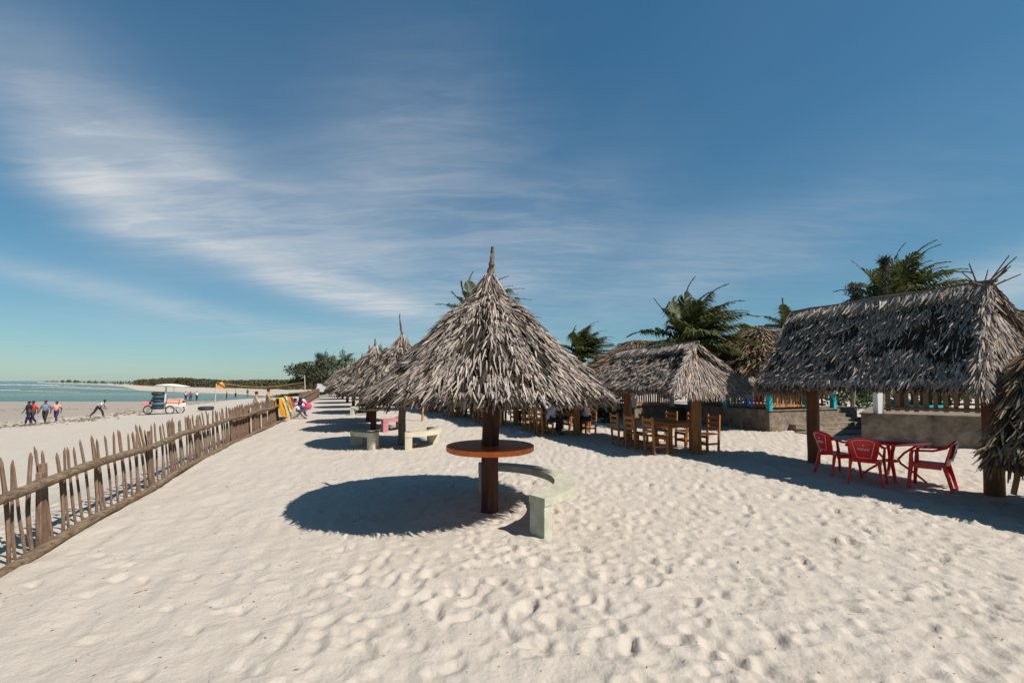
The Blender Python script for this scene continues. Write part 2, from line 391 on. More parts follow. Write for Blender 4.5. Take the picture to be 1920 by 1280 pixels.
for i in range(NST):
    x, y = fx_[i], fy_[i]
    s = (x - F0[0]) * NL[0] + (y - F0[1]) * NL[1]
    inland = -s
    trod = min(1.0, max(0.08, (inland - 1.6) / 3.2))          # less trodden beside the fence
    if s > 0.4: trod = 0.5
    if wpath[i] > trod: continue
    a = rng.uniform(0, math.pi) if rng.random() < .5 else rng.normal(1.9, 0.5)
    la, lb = rng.uniform(.05, .125), rng.uniform(.032, .062); dep = (.010 + .044 * rng.random() ** 1.4) * (0.32 + 0.83 * trod) * (la / .11) ** .5
    cx, cy = int((x - HX0) / HR), int((y - HY0) / HR); r = int(la * 1.9 / HR) + 1
    if cx - r < 0 or cy - r < 0 or cx + r >= hw or cy + r >= hh: continue
    sl = (slice(cy - r, cy + r + 1), slice(cx - r, cx + r + 1))
    dx, dy = gx[sl] - x + WX[sl], gy[sl] - y + WY[sl]; ca, sa = math.cos(a), math.sin(a)
    p = (dx * ca + dy * sa) / la; q = (-dx * sa + dy * ca) / (lb * (1 + 0.25 * np.clip(p, -1, 1)))
    rr = np.sqrt(p * p + q * q)
    m = np.exp(-(rr / 1.02) ** 9)
    Hm[sl] = Hm[sl] * (1 - 0.85 * m) - dep * m * (0.7 + 0.5 * p) + dep * 1.1 * RN[sl] * np.exp(-((rr - 1.22) / 0.20) ** 2)
Hm += 0.008 * vnoise(gx * 8, gy * 8, 8) + 0.005 * vnoise(gx * 15, gy * 15, 9)
# a light blur so that rims slump like dry sand
for _ in range(1):
    Hm = (Hm + np.roll(Hm, 1, 0) + np.roll(Hm, -1, 0) + np.roll(Hm, 1, 1) + np.roll(Hm, -1, 1)) / 5
def sand_h(x, y):
    i = (x - HX0) / HR; j = (y - HY0) / HR
    inside = np.clip(np.minimum.reduce([i, j, hw - 2 - i, hh - 2 - j]) * HR / 1.5, 0, 1)
    i = np.clip(i, 0, hw - 2.001); j = np.clip(j, 0, hh - 2.001); a, b = i.astype(int), j.astype(int); f, g = i - a, j - b
    h = (Hm[b, a] * (1 - f) + Hm[b, a + 1] * f) * (1 - g) + (Hm[b + 1, a] * (1 - f) + Hm[b + 1, a + 1] * f) * g
    far = np.hypot(x, y); wet = 1 - sstep(14, 24, s_of(x, y))
    big = 0.03 * vnoise(x * 0.45, y * 0.45, 21) * np.clip(far / 20, 0, 1) * wet
    return h * inside + big

def sand_material():
    m = bpy.data.materials.new('sand'); m.use_nodes = True; nt = m.node_tree; nd, lk = nt.nodes, nt.links
    b = nd['Principled BSDF']; b.inputs['Specular IOR Level'].default_value = 0.15
    g = nd.new('ShaderNodeNewGeometry'); sp = nd.new('ShaderNodeSeparateXYZ'); lk.new(g.outputs['Position'], sp.inputs[0])
    def noise(sc, det=5, ro=0.6):
        n = nd.new('ShaderNodeTexNoise'); n.inputs['Scale'].default_value = sc; n.inputs['Detail'].default_value = det; n.inputs['Roughness'].default_value = ro
        lk.new(g.outputs['Position'], n.inputs['Vector']); return n.outputs['Fac']
    def rampc(v, els):
        r_ = nd.new('ShaderNodeValToRGB'); lk.new(v, r_.inputs[0]); e = r_.color_ramp.elements
        e[0].position, e[0].color = els[0][0], (*els[0][1], 1); e[1].position, e[1].color = els[1][0], (*els[1][1], 1)
        return r_.outputs[0]
    dry = rampc(noise(1.3, 8, 0.7), ((0.28, (0.425, 0.370, 0.312)), (0.74, (0.480, 0.426, 0.368))))
    grain = rampc(noise(160, 3, 0.8), ((0.33, (0.80, 0.79, 0.77)), (0.62, (1, 1, 1))))
    mg = nd.new('ShaderNodeMix'); mg.data_type = 'RGBA'; mg.blend_type = 'MULTIPLY'; mg.inputs[0].default_value = 0.6
    lk.new(dry, mg.inputs[6]); lk.new(grain, mg.inputs[7])
    # damp sand low down by the water
    ad = nd.new('ShaderNodeMath'); ad.operation = 'MULTIPLY_ADD'; ad.inputs[1].default_value = 0.16; lk.new(noise(0.12, 4), ad.inputs[0]); lk.new(sp.outputs[2], ad.inputs[2])
    mr = nd.new('ShaderNodeMapRange'); mr.inputs[1].default_value = -1.30; mr.inputs[2].default_value = -1.42; lk.new(ad.outputs[0], mr.inputs[0])
    mw = nd.new('ShaderNodeMix'); mw.data_type = 'RGBA'; lk.new(mr.outputs[0], mw.inputs[0]); lk.new(mg.outputs[2], mw.inputs[6]); mw.inputs[7].default_value = (0.33, 0.26, 0.195, 1)
    lk.new(mw.outputs[2], b.inputs['Base Color'])
    rr = nd.new('ShaderNodeMapRange'); rr.inputs[3].default_value = 0.95; rr.inputs[4].default_value = 0.42; lk.new(mr.outputs[0], rr.inputs[0]); lk.new(rr.outputs[0], b.inputs['Roughness'])
    ws = nd.new('ShaderNodeMath'); ws.operation = 'SUBTRACT'; ws.inputs[0].default_value = 1; lk.new(mr.outputs[0], ws.inputs[1])
    b1 = nd.new('ShaderNodeBump'); b1.inputs['Distance'].default_value = 0.012; lk.new(ws.outputs[0], b1.inputs['Strength']); lk.new(noise(30, 6, 0.7), b1.inputs['Height'])
    b2 = nd.new('ShaderNodeBump'); b2.inputs['Distance'].default_value = 0.03; lk.new(ws.outputs[0], b2.inputs['Strength']); lk.new(noise(4.2, 3, 0.6), b2.inputs['Height']); lk.new(b1.outputs[0], b2.inputs['Normal'])
    lk.new(b2.outputs[0], b.inputs['Normal'])
    return m
M_SAND = sand_material()
ys = [-60, -30, -15, -8, -5, -3, -2, -1.2, -0.6, 0, 0.5]
d = 0.9
while d < 26: ys.append(d); d += max(0.022, d * d / (455 * 1.85) * 1.05)
while d < 6000: ys.append(d); d *= 1.035
ys = np.array(ys); NC = 1050
tt = np.linspace(-1, 1, NC); tt = np.sign(tt) * np.abs(tt) ** 1.12
wid = np.where(ys < 0.9, 11 + np.clip(0.9 - ys, 0, 60) * 1.2, 1.62 * (ys + 6))
X = wid[:, None] * tt[None, :]; Y = np.repeat(ys[:, None], NC, 1)
Z = terrain(X, Y) + sand_h(X, Y)
idx = np.arange(len(ys) * NC).reshape(len(ys), NC)
Q = np.stack([idx[:-1, :-1], idx[:-1, 1:], idx[1:, 1:], idx[1:, :-1]], -1).reshape(-1, 4)
ground = link('sand_ground', fast_mesh('sand_ground', np.stack([X, Y, Z], -1).reshape(-1, 3), Q, M_SAND, True), kind='structure')

# sea
def water_material():
    m = bpy.data.materials.new('sea_water'); m.use_nodes = True; nt = m.node_tree; nd, lk = nt.nodes, nt.links
    b = nd['Principled BSDF']; b.inputs['Roughness'].default_value = 0.22; b.inputs['IOR'].default_value = 1.33
    g = nd.new('ShaderNodeNewGeometry'); mp = nd.new('ShaderNodeMapping'); mp.inputs['Scale'].default_value = (0.010, 0.030, 1); lk.new(g.outputs['Position'], mp.inputs[0])
    n = nd.new('ShaderNodeTexNoise'); n.inputs['Scale'].default_value = 1; n.inputs['Detail'].default_value = 6; lk.new(mp.outputs[0], n.inputs['Vector'])
    cr = nd.new('ShaderNodeValToRGB'); lk.new(n.outputs['Fac'], cr.inputs[0]); e = cr.color_ramp.elements
    e[0].position = .35; e[0].color = (0.04, 0.095, 0.075, 1); e[1].position = .66; e[1].color = (0.14, 0.185, 0.135, 1)
    lk.new(cr.outputs[0], b.inputs['Base Color'])
    m2 = nd.new('ShaderNodeMapping'); m2.inputs['Scale'].default_value = (0.5, 1.5, 1); lk.new(g.outputs['Position'], m2.inputs[0])
    n2 = nd.new('ShaderNodeTexNoise'); n2.inputs['Scale'].default_value = 1.2; n2.inputs['Detail'].default_value = 5; lk.new(m2.outputs[0], n2.inputs['Vector'])
    bp = nd.new('ShaderNodeBump'); bp.inputs['Strength'].default_value = 0.9; bp.inputs['Distance'].default_value = 0.5; lk.new(n2.outputs['Fac'], bp.inputs['Height']); lk.new(bp.outputs[0], b.inputs['Normal'])
    return m
M_SEA = water_material()
link('sea', MB().add([(-30000, 55, SEA_Z), (-22, 55, SEA_Z), (-22, 145, SEA_Z), (-40, 260, SEA_Z), (-300, 30000, SEA_Z), (-30000, 30000, SEA_Z)], [(0, 1, 2, 3, 4, 5)]).mesh('sea', M_SEA), kind='structure')

# ------------------------------------------------------------------ far shore, sandbars, foam
def patch(name, pix, z, m, rise=0.0, kind='structure'):
    """a low bank outlined in the world by points found on the plane of the water"""
    pts = [on_plane(px, py, z) for px, py in pix]
    c = sum(pts, Vector()) / len(pts); vs = [(p.x, p.y, SEA_Z - 0.1) for p in pts] + [tuple(c + (p - c) * 0.94 + Vector((0, 0, rise * .6))) for p in pts] + [(c.x, c.y, z + rise)]
    n = len(pts); fs = []
    for i in range(n):
        j = (i + 1) % n; fs.append((i, j, n + j, n + i)); fs.append((n + i, n + j, 2 * n))
    return link(name, fresh_mesh(name, vs, fs, m), kind=kind)
M_BAR = mat('sandbar', (0.43, 0.365, 0.295), 0.1, 0.9, 0.05)
M_FOAM = mat('foam', (0.55, 0.56, 0.54), 0.08, 0.8, 0.3)
def strip(name, pts, z, m, seed, thick=0.03):
    """a long thin bank: (px, py top, py bottom) samples with ragged edges"""
    r = random.Random(seed); xs = [p[0] for p in pts]; n = 40; vs, fs = [], []
    for i in range(n + 1):
        x = xs[0] + (xs[-1] - xs[0]) * i / n; a = np.interp(x, xs, [p[1] for p in pts]); b = np.interp(x, xs, [p[2] for p in pts]); h = (b - a)
        a += h * r.uniform(-.25, .3); b += h * r.uniform(-.3, .25)
        p, q = on_plane(x, b, z), on_plane(x, a, z); c = p.lerp(q, .5)
        vs += [(p.x, p.y, z - .12), (c.x, c.y, z + thick), (q.x, q.y, z - .12)]
    for i in range(n):
        for k in range(2): fs.append((i * 3 + k, i * 3 + k + 1, i * 3 + 4 + k, i * 3 + 3 + k))
    return link(name, fresh_mesh(name, vs, fs, m), kind='structure')
strip('sandbar', [(60, 725.2, 725.6), (110, 724.6, 727.2), (160, 725.3, 729), (215, 727.4, 730.8), (262, 730.4, 731.2)], SEA_Z + 0.03, M_BAR, 1)
strip('sandbar', [(30, 731.8, 732.4), (60, 731.2, 733.8), (110, 732.6, 734.6), (150, 734.2, 735.0)], SEA_Z + 0.03, mat('wet_bar', (0.42, 0.33, 0.25), 0.1, 0.6, 0.05), 2)
strip('foam', [(-80, 730, 731.0), (0, 730.2, 731.6), (38, 730.6, 731.2)], SEA_Z + 0.05, M_FOAM, 3)
strip('foam', [(-80, 719.2, 721.2), (0, 719.6, 721.8), (60, 720.6, 722.2), (110, 722, 722.6)], SEA_Z + 0.05, M_FOAM, 4)
strip('foam', [(60, 720.8, 721.4), (100, 721, 722), (140, 722.4, 722.9)], SEA_Z + 0.05, M_FOAM, 5)
# far beach curving round the bay: an edge by the water and an edge under the wood
low = [(640, 742), (560, 743.5), (500, 742), (455, 738.5), (400, 736.6), (330, 734.5), (262, 731.8), (232, 724.5), (200, 721.7), (130, 719.2), (70, 717.4)]
top = [(640, 728), (560, 731), (500, 729.5), (455, 728), (400, 727), (330, 725), (262, 722.8), (232, 721.4), (200, 720.4), (130, 718.2), (70, 716.6)]
vs, fs = [], []
for (a, b) in zip(low, top):
    p = on_plane(a[0], a[1], SEA_Z + 0.02); q = on_plane(b[0], b[1], SEA_Z + 0.25); e = p + (p - q) * 0.02
    vs += [(e.x, e.y, SEA_Z - 0.1), tuple(p), tuple(p.lerp(q, 0.5) + Vector((0, 0, 0.02))), tuple(q), (q.x * 1.2, q.y * 1.2, SEA_Z + 0.3), (q.x * 1.5, q.y * 1.5, SEA_Z + 0.1)]
for i in range(len(low) - 1):
    for k in range(5): fs.append((i * 6 + k, i * 6 + k + 1, (i + 1) * 6 + k + 1, (i + 1) * 6 + k))
link('far_beach', fresh_mesh('far_beach', vs, fs, M_BAR), kind='structure')

def leaf_quads(C, size, rng, flat=0.0, aspect=2.0):
    """C (n,3) centres -> random leaf quads"""
    n = len(C); a = rng.normal(size=(n, 3)); a[:, 2] *= (1 - flat); a /= np.linalg.norm(a, axis=1)[:, None]
    b = rng.normal(size=(n, 3)); b -= a * (a * b).sum(1)[:, None]; b /= np.linalg.norm(b, axis=1)[:, None]
    s = (np.asarray(size) * rng.uniform(.6, 1.4, n))[:, None]; a = a * s * .5; b = b * s * .5 / aspect
    V = np.stack([C - a, C + b * 1.0, C + a, C - b], 1).reshape(-1, 3)
    return V, np.arange(n * 4).reshape(n, 4)
# the wood on the far shore: one mass of casuarinas
rng = np.random.default_rng(3)
C, SZ = [], []
tops = [(75, 714.8), (95, 713), (112, 713.5), (130, 711), (140, 712.5), (160, 713.5), (180, 712.8), (200, 715), (225, 714), (252, 713), (262, 711), (300, 709), (335, 708), (360, 709), (400, 711.5), (430, 713), (455, 712.5), (480, 712), (520, 712), (560, 712.5), (600, 711), (660, 711)]
for k in range(1100):
    px = rng.uniform(78, 650) if k < 420 else (rng.uniform(255, 445) if k < 640 else rng.uniform(420, 655))
    ty = np.interp(px, [t[0] for t in tops], [t[1] for t in tops]) + rng.uniform(-.6, 4.0)
    by = np.interp(px, [t[0] for t in top[::-1]], [t[1] for t in top[::-1]])
    base = on_plane(px, by, SEA_Z + 0.25); base = base * (1 + rng.uniform(0.0, 0.22)); dd = base.y
    zt = at_depth(px, ty, dd).z; zb = SEA_Z + 0.3; hgt = max(zt - zb, 0.6); n = 95
    u = rng.random(n) ** 0.8; rad = hgt * 0.34 * (1.05 - u) + 0.1 * hgt; an = rng.uniform(0, 6.28, n); rr = rad * np.sqrt(rng.random(n))
    C.append(np.stack([base.x + rr * np.cos(an), base.y + rr * np.sin(an), zb + u * hgt], 1)); SZ.append(np.full(n, hgt * 0.15))
V, Qd = leaf_quads(np.concatenate(C), np.concatenate(SZ), rng, aspect=1.5)
o = link('far_woodland', fast_mesh('far_woodland', V, Qd, M_FOREST), kind='stuff')
o['label'] = 'low dark wood along the far shore of the bay'; o['category'] = 'woodland'

# grassy rise beyond the volleyball net
rng = np.random.default_rng(31)
gp = np.stack([rng.uniform(-62, -36, 9000), rng.uniform(84, 122, 9000), np.zeros(9000)], 1)
ssv = s_of(gp[:, 0], gp[:, 1]); gp = gp[(ssv < 12) & (ssv > -2)]
gp[:, 2] = terrain(gp[:, 0], gp[:, 1]) + 0.15
V, Qd = leaf_quads(gp, np.full(len(gp), 0.9), rng, flat=0.0, aspect=3)
o = link('beach_grass', fast_mesh('beach_grass', V, Qd, mat('beach_grass', (0.10, 0.115, 0.04), 0.3, 0.8, 4, island=0.4)), kind='stuff')
o['label'] = 'low green creeping grass on the sand beyond the volleyball net'; o['category'] = 'grass'

# ------------------------------------------------------------------ thatch
def unit(a): return a / np.maximum(np.linalg.norm(a, axis=-1, keepdims=True), 1e-9)
def blade_arrays(P, T, Nn, rng, L=(0.22, 0.42), Wd=(0.03, 0.055), lift=(6, 9), yaw=14, roll=28, raise_=0.03, droop=0.03):
    n = len(P); T = unit(T); Nn = unit(Nn - T * (T * Nn).sum(1)[:, None]); Sd = np.cross(T, Nn)
    y = np.radians(rng.normal(0, yaw, n))[:, None]; T2 = T * np.cos(y) + Sd * np.sin(y); S2 = Sd * np.cos(y) - T * np.sin(y)
    a = np.radians(rng.normal(lift[0], lift[1], n))[:, None]; T3 = T2 * np.cos(a) + Nn * np.sin(a); N3 = Nn * np.cos(a) - T2 * np.sin(a)
    r = np.radians(rng.normal(0, roll, n))[:, None]; S3 = S2 * np.cos(r) + N3 * np.sin(r); N4 = N3 * np.cos(r) - S2 * np.sin(r)
    L = rng.uniform(*L, n)[:, None]; Wd = rng.uniform(*Wd, n)[:, None] * .5
    P = P + Nn * rng.uniform(-0.02, raise_, n)[:, None]
    dr = rng.uniform(-0.3, 1.0, n)[:, None] * droop
    sw = rng.normal(0, 0.008, n)[:, None]
    V = np.zeros((n, 9, 3))
    for i, (u, w) in enumerate(((0, .75), (.55, 1.0), (1.0, .38))):
        c = P + T3 * L * u - Nn * dr * u * u * 1.2 + S3 * sw * u * u
        V[:, i * 3 + 0] = c - S3 * Wd * w; V[:, i * 3 + 1] = c + N4 * Wd * .38 * w; V[:, i * 3 + 2] = c + S3 * Wd * w
    return V
QUAD9 = np.array([(0, 1, 4, 3), (1, 2, 5, 4), (3, 4, 7, 6), (4, 5, 8, 7)])
def blade_mesh(name, V, m):
    n = len(V); Qd = (QUAD9[None] + (np.arange(n) * 9)[:, None, None]).reshape(-1, 4)
    return fast_mesh(name, V.reshape(-1, 3), Qd, m)
def cone_samples(prof, n, rng, a0=0, a1=2 * math.pi):
    prof = np.array(prof); seg = np.diff(prof, axis=0); ln = np.hypot(seg[:, 0], seg[:, 1]); area = ln * (prof[:-1, 0] + prof[1:, 0]) / 2 + 0.01 * ln
    k = rng.choice(len(seg), n, p=area / area.sum()); u = rng.random(n)
    r = prof[k, 0] + seg[k, 0] * u; z = prof[k, 1] + seg[k, 1] * u; th = rng.uniform(a0, a1, n)
    dr, dz = seg[k, 0] / ln[k], seg[k, 1] / ln[k]; c, s = np.cos(th), np.sin(th)
    P = np.stack([r * c, r * s, z], 1); T = np.stack([dr * c, dr * s, dz], 1); Nn = np.stack([-dz * c, -dz * s, dr], 1)
    return P, T, Nn
def quad_samples(A, B, D, Cc, n, rng, push=1.0):
    """A,B along the top, D below A, Cc below B"""
    A, B, D, Cc = map(np.array, (A, B, D, Cc)); u = rng.random(n)[:, None]
    wt, wb = np.linalg.norm(B - A) + 0.02, np.linalg.norm(Cc - D) + 0.02
    v = rng.random(n); q = wb / wt     # area weighting
    v = np.where(abs(q - 1) < .05, v, (np.sqrt(1 + v * (q * q - 1)) - 1) / (q - 1 + 1e-9))[:, None]
    P = (A * (1 - u) + B * u) * (1 - v) + (D * (1 - u) + Cc * u) * v
    T = unit((D * (1 - u) + Cc * u) - (A * (1 - u) + B * u)); Nn = np.cross(Cc - D, (D - A)); Nn = Nn / np.linalg.norm(Nn)
    if Nn[2] < 0: Nn = -Nn
    return P, T, np.repeat(Nn[None], n, 0)
# single leaves that can be picked apart: shared blade meshes
LEAFM = {}
def leaf_variants(m, k=8):
    if m.name not in LEAFM:
        r = np.random.default_rng(77); out = []
        for i in range(k):
            V = blade_arrays(np.zeros((1, 3)), np.array([[1., 0, 0]]), np.array([[0, 0, 1.]]), r, L=(0.9, 1.1), Wd=(0.06, 0.095), lift=(0, 1), yaw=1, roll=10, raise_=0.0, droop=0.12)
            out.append(blade_mesh('thatch_leaf', V, m))
        LEAFM[m.name] = out
    return LEAFM[m.name]
def single_leaves(parent, P, T, Nn, m, rng, L=(0.28, 0.45), lift=(9, 8), yaw=14, roll=25, wide=1.0):
    vs = leaf_variants(m); n = len(P); T = unit(T); Nn = unit(Nn)
    for i in range(n):
        t, nn = Vector(T[i]), Vector(Nn[i]); s = nn.cross(t)
        mt = Matrix((t, s, nn)).transposed()
        mt = mt @ Matrix.Rotation(R(rng.normal(0, yaw)), 3, 'Z') @ Matrix.Rotation(-R(rng.normal(*lift)), 3, 'Y') @ Matrix.Rotation(R(rng.normal(0, roll)), 3, 'X')
        l = rng.uniform(*L); o = link('thatch_leaf', vs[rng.integers(len(vs))], parent)
        o.matrix_local = Matrix.Translation(Vector(P[i]) + nn * 0.035) @ mt.to_4x4() @ Matrix.Diagonal((l, l * wide, l * wide, 1))

PROF = [(0.05, 3.27), (0.12, 3.14), (0.34, 2.97), (0.57, 2.79), (0.82, 2.52), (1.08, 2.26), (1.40, 1.92), (1.64, 1.69)]
def parasol_roof(t, n, rng, prof=PROF, mth=M_THATCH, leaves=0, finial=0.55, facing=None, finial_r=0.075, bend=0.05, big=1.0):
    inner = [(max(r - 0.06, 0.02), z - 0.09) for r, z in prof]
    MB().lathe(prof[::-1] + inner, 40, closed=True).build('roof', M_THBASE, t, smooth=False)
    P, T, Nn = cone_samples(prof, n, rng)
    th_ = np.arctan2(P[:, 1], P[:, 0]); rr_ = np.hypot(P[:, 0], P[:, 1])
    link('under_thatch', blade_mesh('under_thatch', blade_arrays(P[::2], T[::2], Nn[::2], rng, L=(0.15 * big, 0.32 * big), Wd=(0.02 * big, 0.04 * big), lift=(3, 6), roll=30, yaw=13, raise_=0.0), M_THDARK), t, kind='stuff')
    gate = 0.5 + vnoise(th_ * prof[-1][0] * 4.6 + 31, (P[:, 2] + .1 * np.sin(th_ * 3)) * 4.2 + 17, 61) * .75 + vnoise(th_ * prof[-1][0] * 13 + 3, P[:, 2] * 9, 62) * .8
    keep = gate + rng.normal(0, .10, len(P)) > 0.47; P, T, Nn = P[keep], T[keep], Nn[keep]
    V = blade_arrays(P, T, Nn, rng, L=(0.10 * big, 0.225 * big), Wd=(0.014 * big, 0.028 * big), lift=(8, 6), roll=27, yaw=9)
    # hanging fringe round the eave
    ne = n // 6; th = rng.uniform(0, 6.283, ne); re = prof[-1][0] * rng.uniform(.93, 1.02, ne); ze = prof[-1][1] + rng.uniform(-.05, .03, ne)
    Pe = np.stack([re * np.cos(th), re * np.sin(th), ze], 1); Te = np.stack([.55 * np.cos(th), .55 * np.sin(th), -np.ones(ne)], 1); Ne = np.stack([np.cos(th), np.sin(th), .55 * np.ones(ne)], 1)
    Ve = blade_arrays(Pe, Te, Ne, rng, L=(0.06 * big, 0.13 * big), Wd=(0.013 * big, 0.026 * big), lift=(-6, 10), yaw=16, roll=35)
    # tuft gathered round the finial
    nt = n // 22; th = rng.uniform(0, 6.283, nt); z0 = prof[0][1] + rng.uniform(-.05, .12, nt); rr = 0.05 + 0.02 * rng.random(nt)
    Pt = np.stack([rr * np.cos(th), rr * np.sin(th), z0], 1); Tt = np.stack([.55 * np.cos(th), .55 * np.sin(th), -np.ones(nt)], 1); Nt = np.stack([np.cos(th), np.sin(th), .55 * np.ones(nt)], 1)
    Vt = blade_arrays(Pt, Tt, Nt, rng, L=(0.22, 0.42), Wd=(0.016, 0.03), lift=(0, 8), yaw=10, roll=30)
    link('thatch', blade_mesh('thatch', np.concatenate([V, Ve, Vt]), mth), t, kind='stuff')
    if leaves:
        P, T, Nn = cone_samples(prof, leaves, rng, *(facing or (0, 6.283)))
        single_leaves(t, P, T, Nn, mth, rng, L=(0.18 * big, 0.28 * big), lift=(8, 6), yaw=10, roll=24)
    f = MB(); zt = prof[0][1]; k = 18
    f.tube([(bend * math.sin(i / k * 2.2) * (i / k), 0.02 * math.sin(i * .9), zt - .12 + (finial + .12) * i / k) for i in range(k + 1)],
           [finial_r * (1 - .72 * i / k) * (1 + .16 * math.sin(i * 2.4)) for i in range(k + 1)], 9, jit=0.16)
    fo = f.build('finial', M_POST_GR, t)
    return t
def parasol_frame(t, mpost, r=0.12, prof=PROF, table=None, tz=0.92, tr=0.565, lean=0.03):
    p = MB(); k = 10; zt = prof[0][1] - .1
    p.tube([(lean * (i / k) + .006 * math.sin(i * 1.7), .006 * math.cos(i * 2.1), -0.15 + (zt + .15) * i / k) for i in range(k + 1)], [r * (1.04 - .12 * i / k) for i in range(k + 1)], 14, jit=0.05)
    auto_smooth(p.build('post', mpost, t), 50)
    for i in range(8):
        a = i * math.pi / 4 + .2; e = prof[-1]
        MB().tube([(0.06 * math.cos(a), 0.06 * math.sin(a), zt - .12), ((e[0] - .12) * math.cos(a), (e[0] - .12) * math.sin(a), e[1] - .05)], 0.028, 6, jit=.1).build('rafter', M_RAW, t)
    if table:
        tb = MB(); tb.lathe([(0.10, tz - .075), (tr - .02, tz - .082), (tr, tz - .07), (tr + .002, tz - .008), (tr - .008, tz), (0.10, tz)], 56, closed=True)
        auto_smooth(tb.build('table_top', table, t, loc=(lean * .28, 0, 0)), 35)

UA = (-0.34, 0.94)
BEACH_RZ = math.atan2(0.34, 0.94)          # local +Y runs along the beach, +X inland
rng = np.random.default_rng(101)
t = thing('thatched_parasol', 'large thatched parasol with round orange-red table in the centre foreground', 'parasol', (-0.33, 6.63, 0), 0, 'thatched parasols in a row along the fence')
parasol_frame(t, M_POST_DK, 0.122, PROF, M_TABLE_OR, 0.93, 0.63, 0.06)
parasol_roof(t, 24000, rng, leaves=300, facing=(math.pi * 1.02, math.pi * 1.98), finial=0.56)
main_parasol = t
# plain parasol copied down the row
rng = np.random.default_rng(102)
t2 = thing('thatched_parasol', 'second thatched parasol, grey post and cream benches, just behind the central one', 'parasol', (-3.2, 13.3, 0), 0.4, 'thatched parasols in a row along the fence')
PROF2 = [(r * 0.98, z * 0.94) for r, z in PROF]
parasol_frame(t2, M_POST_GR, 0.105, PROF2)
parasol_roof(t2, 10000, rng, PROF2, finial=0.75, finial_r=0.05, bend=-0.12, big=1.1)
rng = np.random.default_rng(103)
t3 = thing('thatched_parasol', 'third thatched parasol in the row, dark post through a round olive table', 'parasol', (-5.3, 17.5, 0), 1.1, 'thatched parasols in a row along the fence')
parasol_frame(t3, M_POST_DK, 0.11, PROF2, M_TABLE_GN, 0.82, 0.54)
parasol_roof(t3, 4200, rng, PROF2, finial=0.4, big=1.35)
t4 = copy_thing(t3, 'fourth thatched parasol in the row, dark post through a round dark red table', (-6.45, 20.6, 0), 2.3)
for ch in t4.children:
    if ch.name.startswith('table_top'): ch.data = ch.data.copy(); ch.data.materials[0] = M_TABLE_RD
words_ = ['fifth', 'sixth', 'seventh', 'eighth', 'ninth', 'tenth']
for i, yy in enumerate((26.5, 32, 38.5, 46, 54, 63)):
    copy_thing(t3, words_[i] + ' thatched parasol in the row running away along the beach fence', (-0.33 - 0.425 * (yy - 6.63), yy, ter(-0.33 - 0.425 * (yy - 6.63), yy)), 0.7 * i)
rng = np.random.default_rng(105)
tD = thing('thatched_parasol', 'thatched parasol outside the picture at right, seen by its finial shadow on the sand', 'parasol', (7.35, 2.15, 0), 0.0)
parasol_frame(tD, M_POST_OR, 0.12, PROF, None); parasol_roof(tD, 2500, rng, PROF, finial=0.45, finial_r=0.12, big=1.3)

# curved concrete benches
def arc_bench(label, c, r0, r1, a0, a1, h, m, th=0.11, legs=(0, 1), legw=0.16, group='curved concrete benches', mid=()):
    t = thing('curved_bench', label, 'bench', (c[0], c[1], 0), 0, group)
    auto_smooth(MB().arc_slab((0, 0, 0), r0, r1, a0, a1, h - th, h, 26).build('seat', m, t), 30)
    dl = legw / ((r0 + r1) / 2)
    for k in list(legs) + list(mid):
        s = a0 + (a1 - a0) * k; s = min(max(s - dl / 2, a0 + 0.004), a1 - dl - 0.004)
        MB().arc_slab((0, 0, 0), r0 + .012, r1 - .012, s, s + dl, -0.15, h - th - .002, 4).build('leg', m, t)
    return t
arc_bench('pale green curved concrete bench beside the orange-red table', (-0.50, 6.52), 1.10, 1.38, R(-50), R(93), 0.46, M_BENCH_GN, th=0.095, legs=(0, 1), legw=0.12)
arc_bench('cream curved bench left of the grey parasol post', (-3.55, 13.35), 0.75, 1.10, R(185), R(262), 0.46, M_BENCH_YE, 0.12)
arc_bench('cream curved bench right of the grey parasol post', (-3.15, 13.35), 0.75, 1.10, R(-75), R(40), 0.46, M_BENCH_YE, 0.12)
arc_bench('pink curved bench behind the grey parasol post', (-5.2, 17.5), 0.75, 1.10, R(-60), R(30), 0.46, M_BENCH_PK, 0.11)
arc_bench('white curved bench by the dark red table far down the row', (-8.6, 25.9), 0.75, 1.10, R(-100), R(20), 0.46, M_BENCH_WH, 0.11)

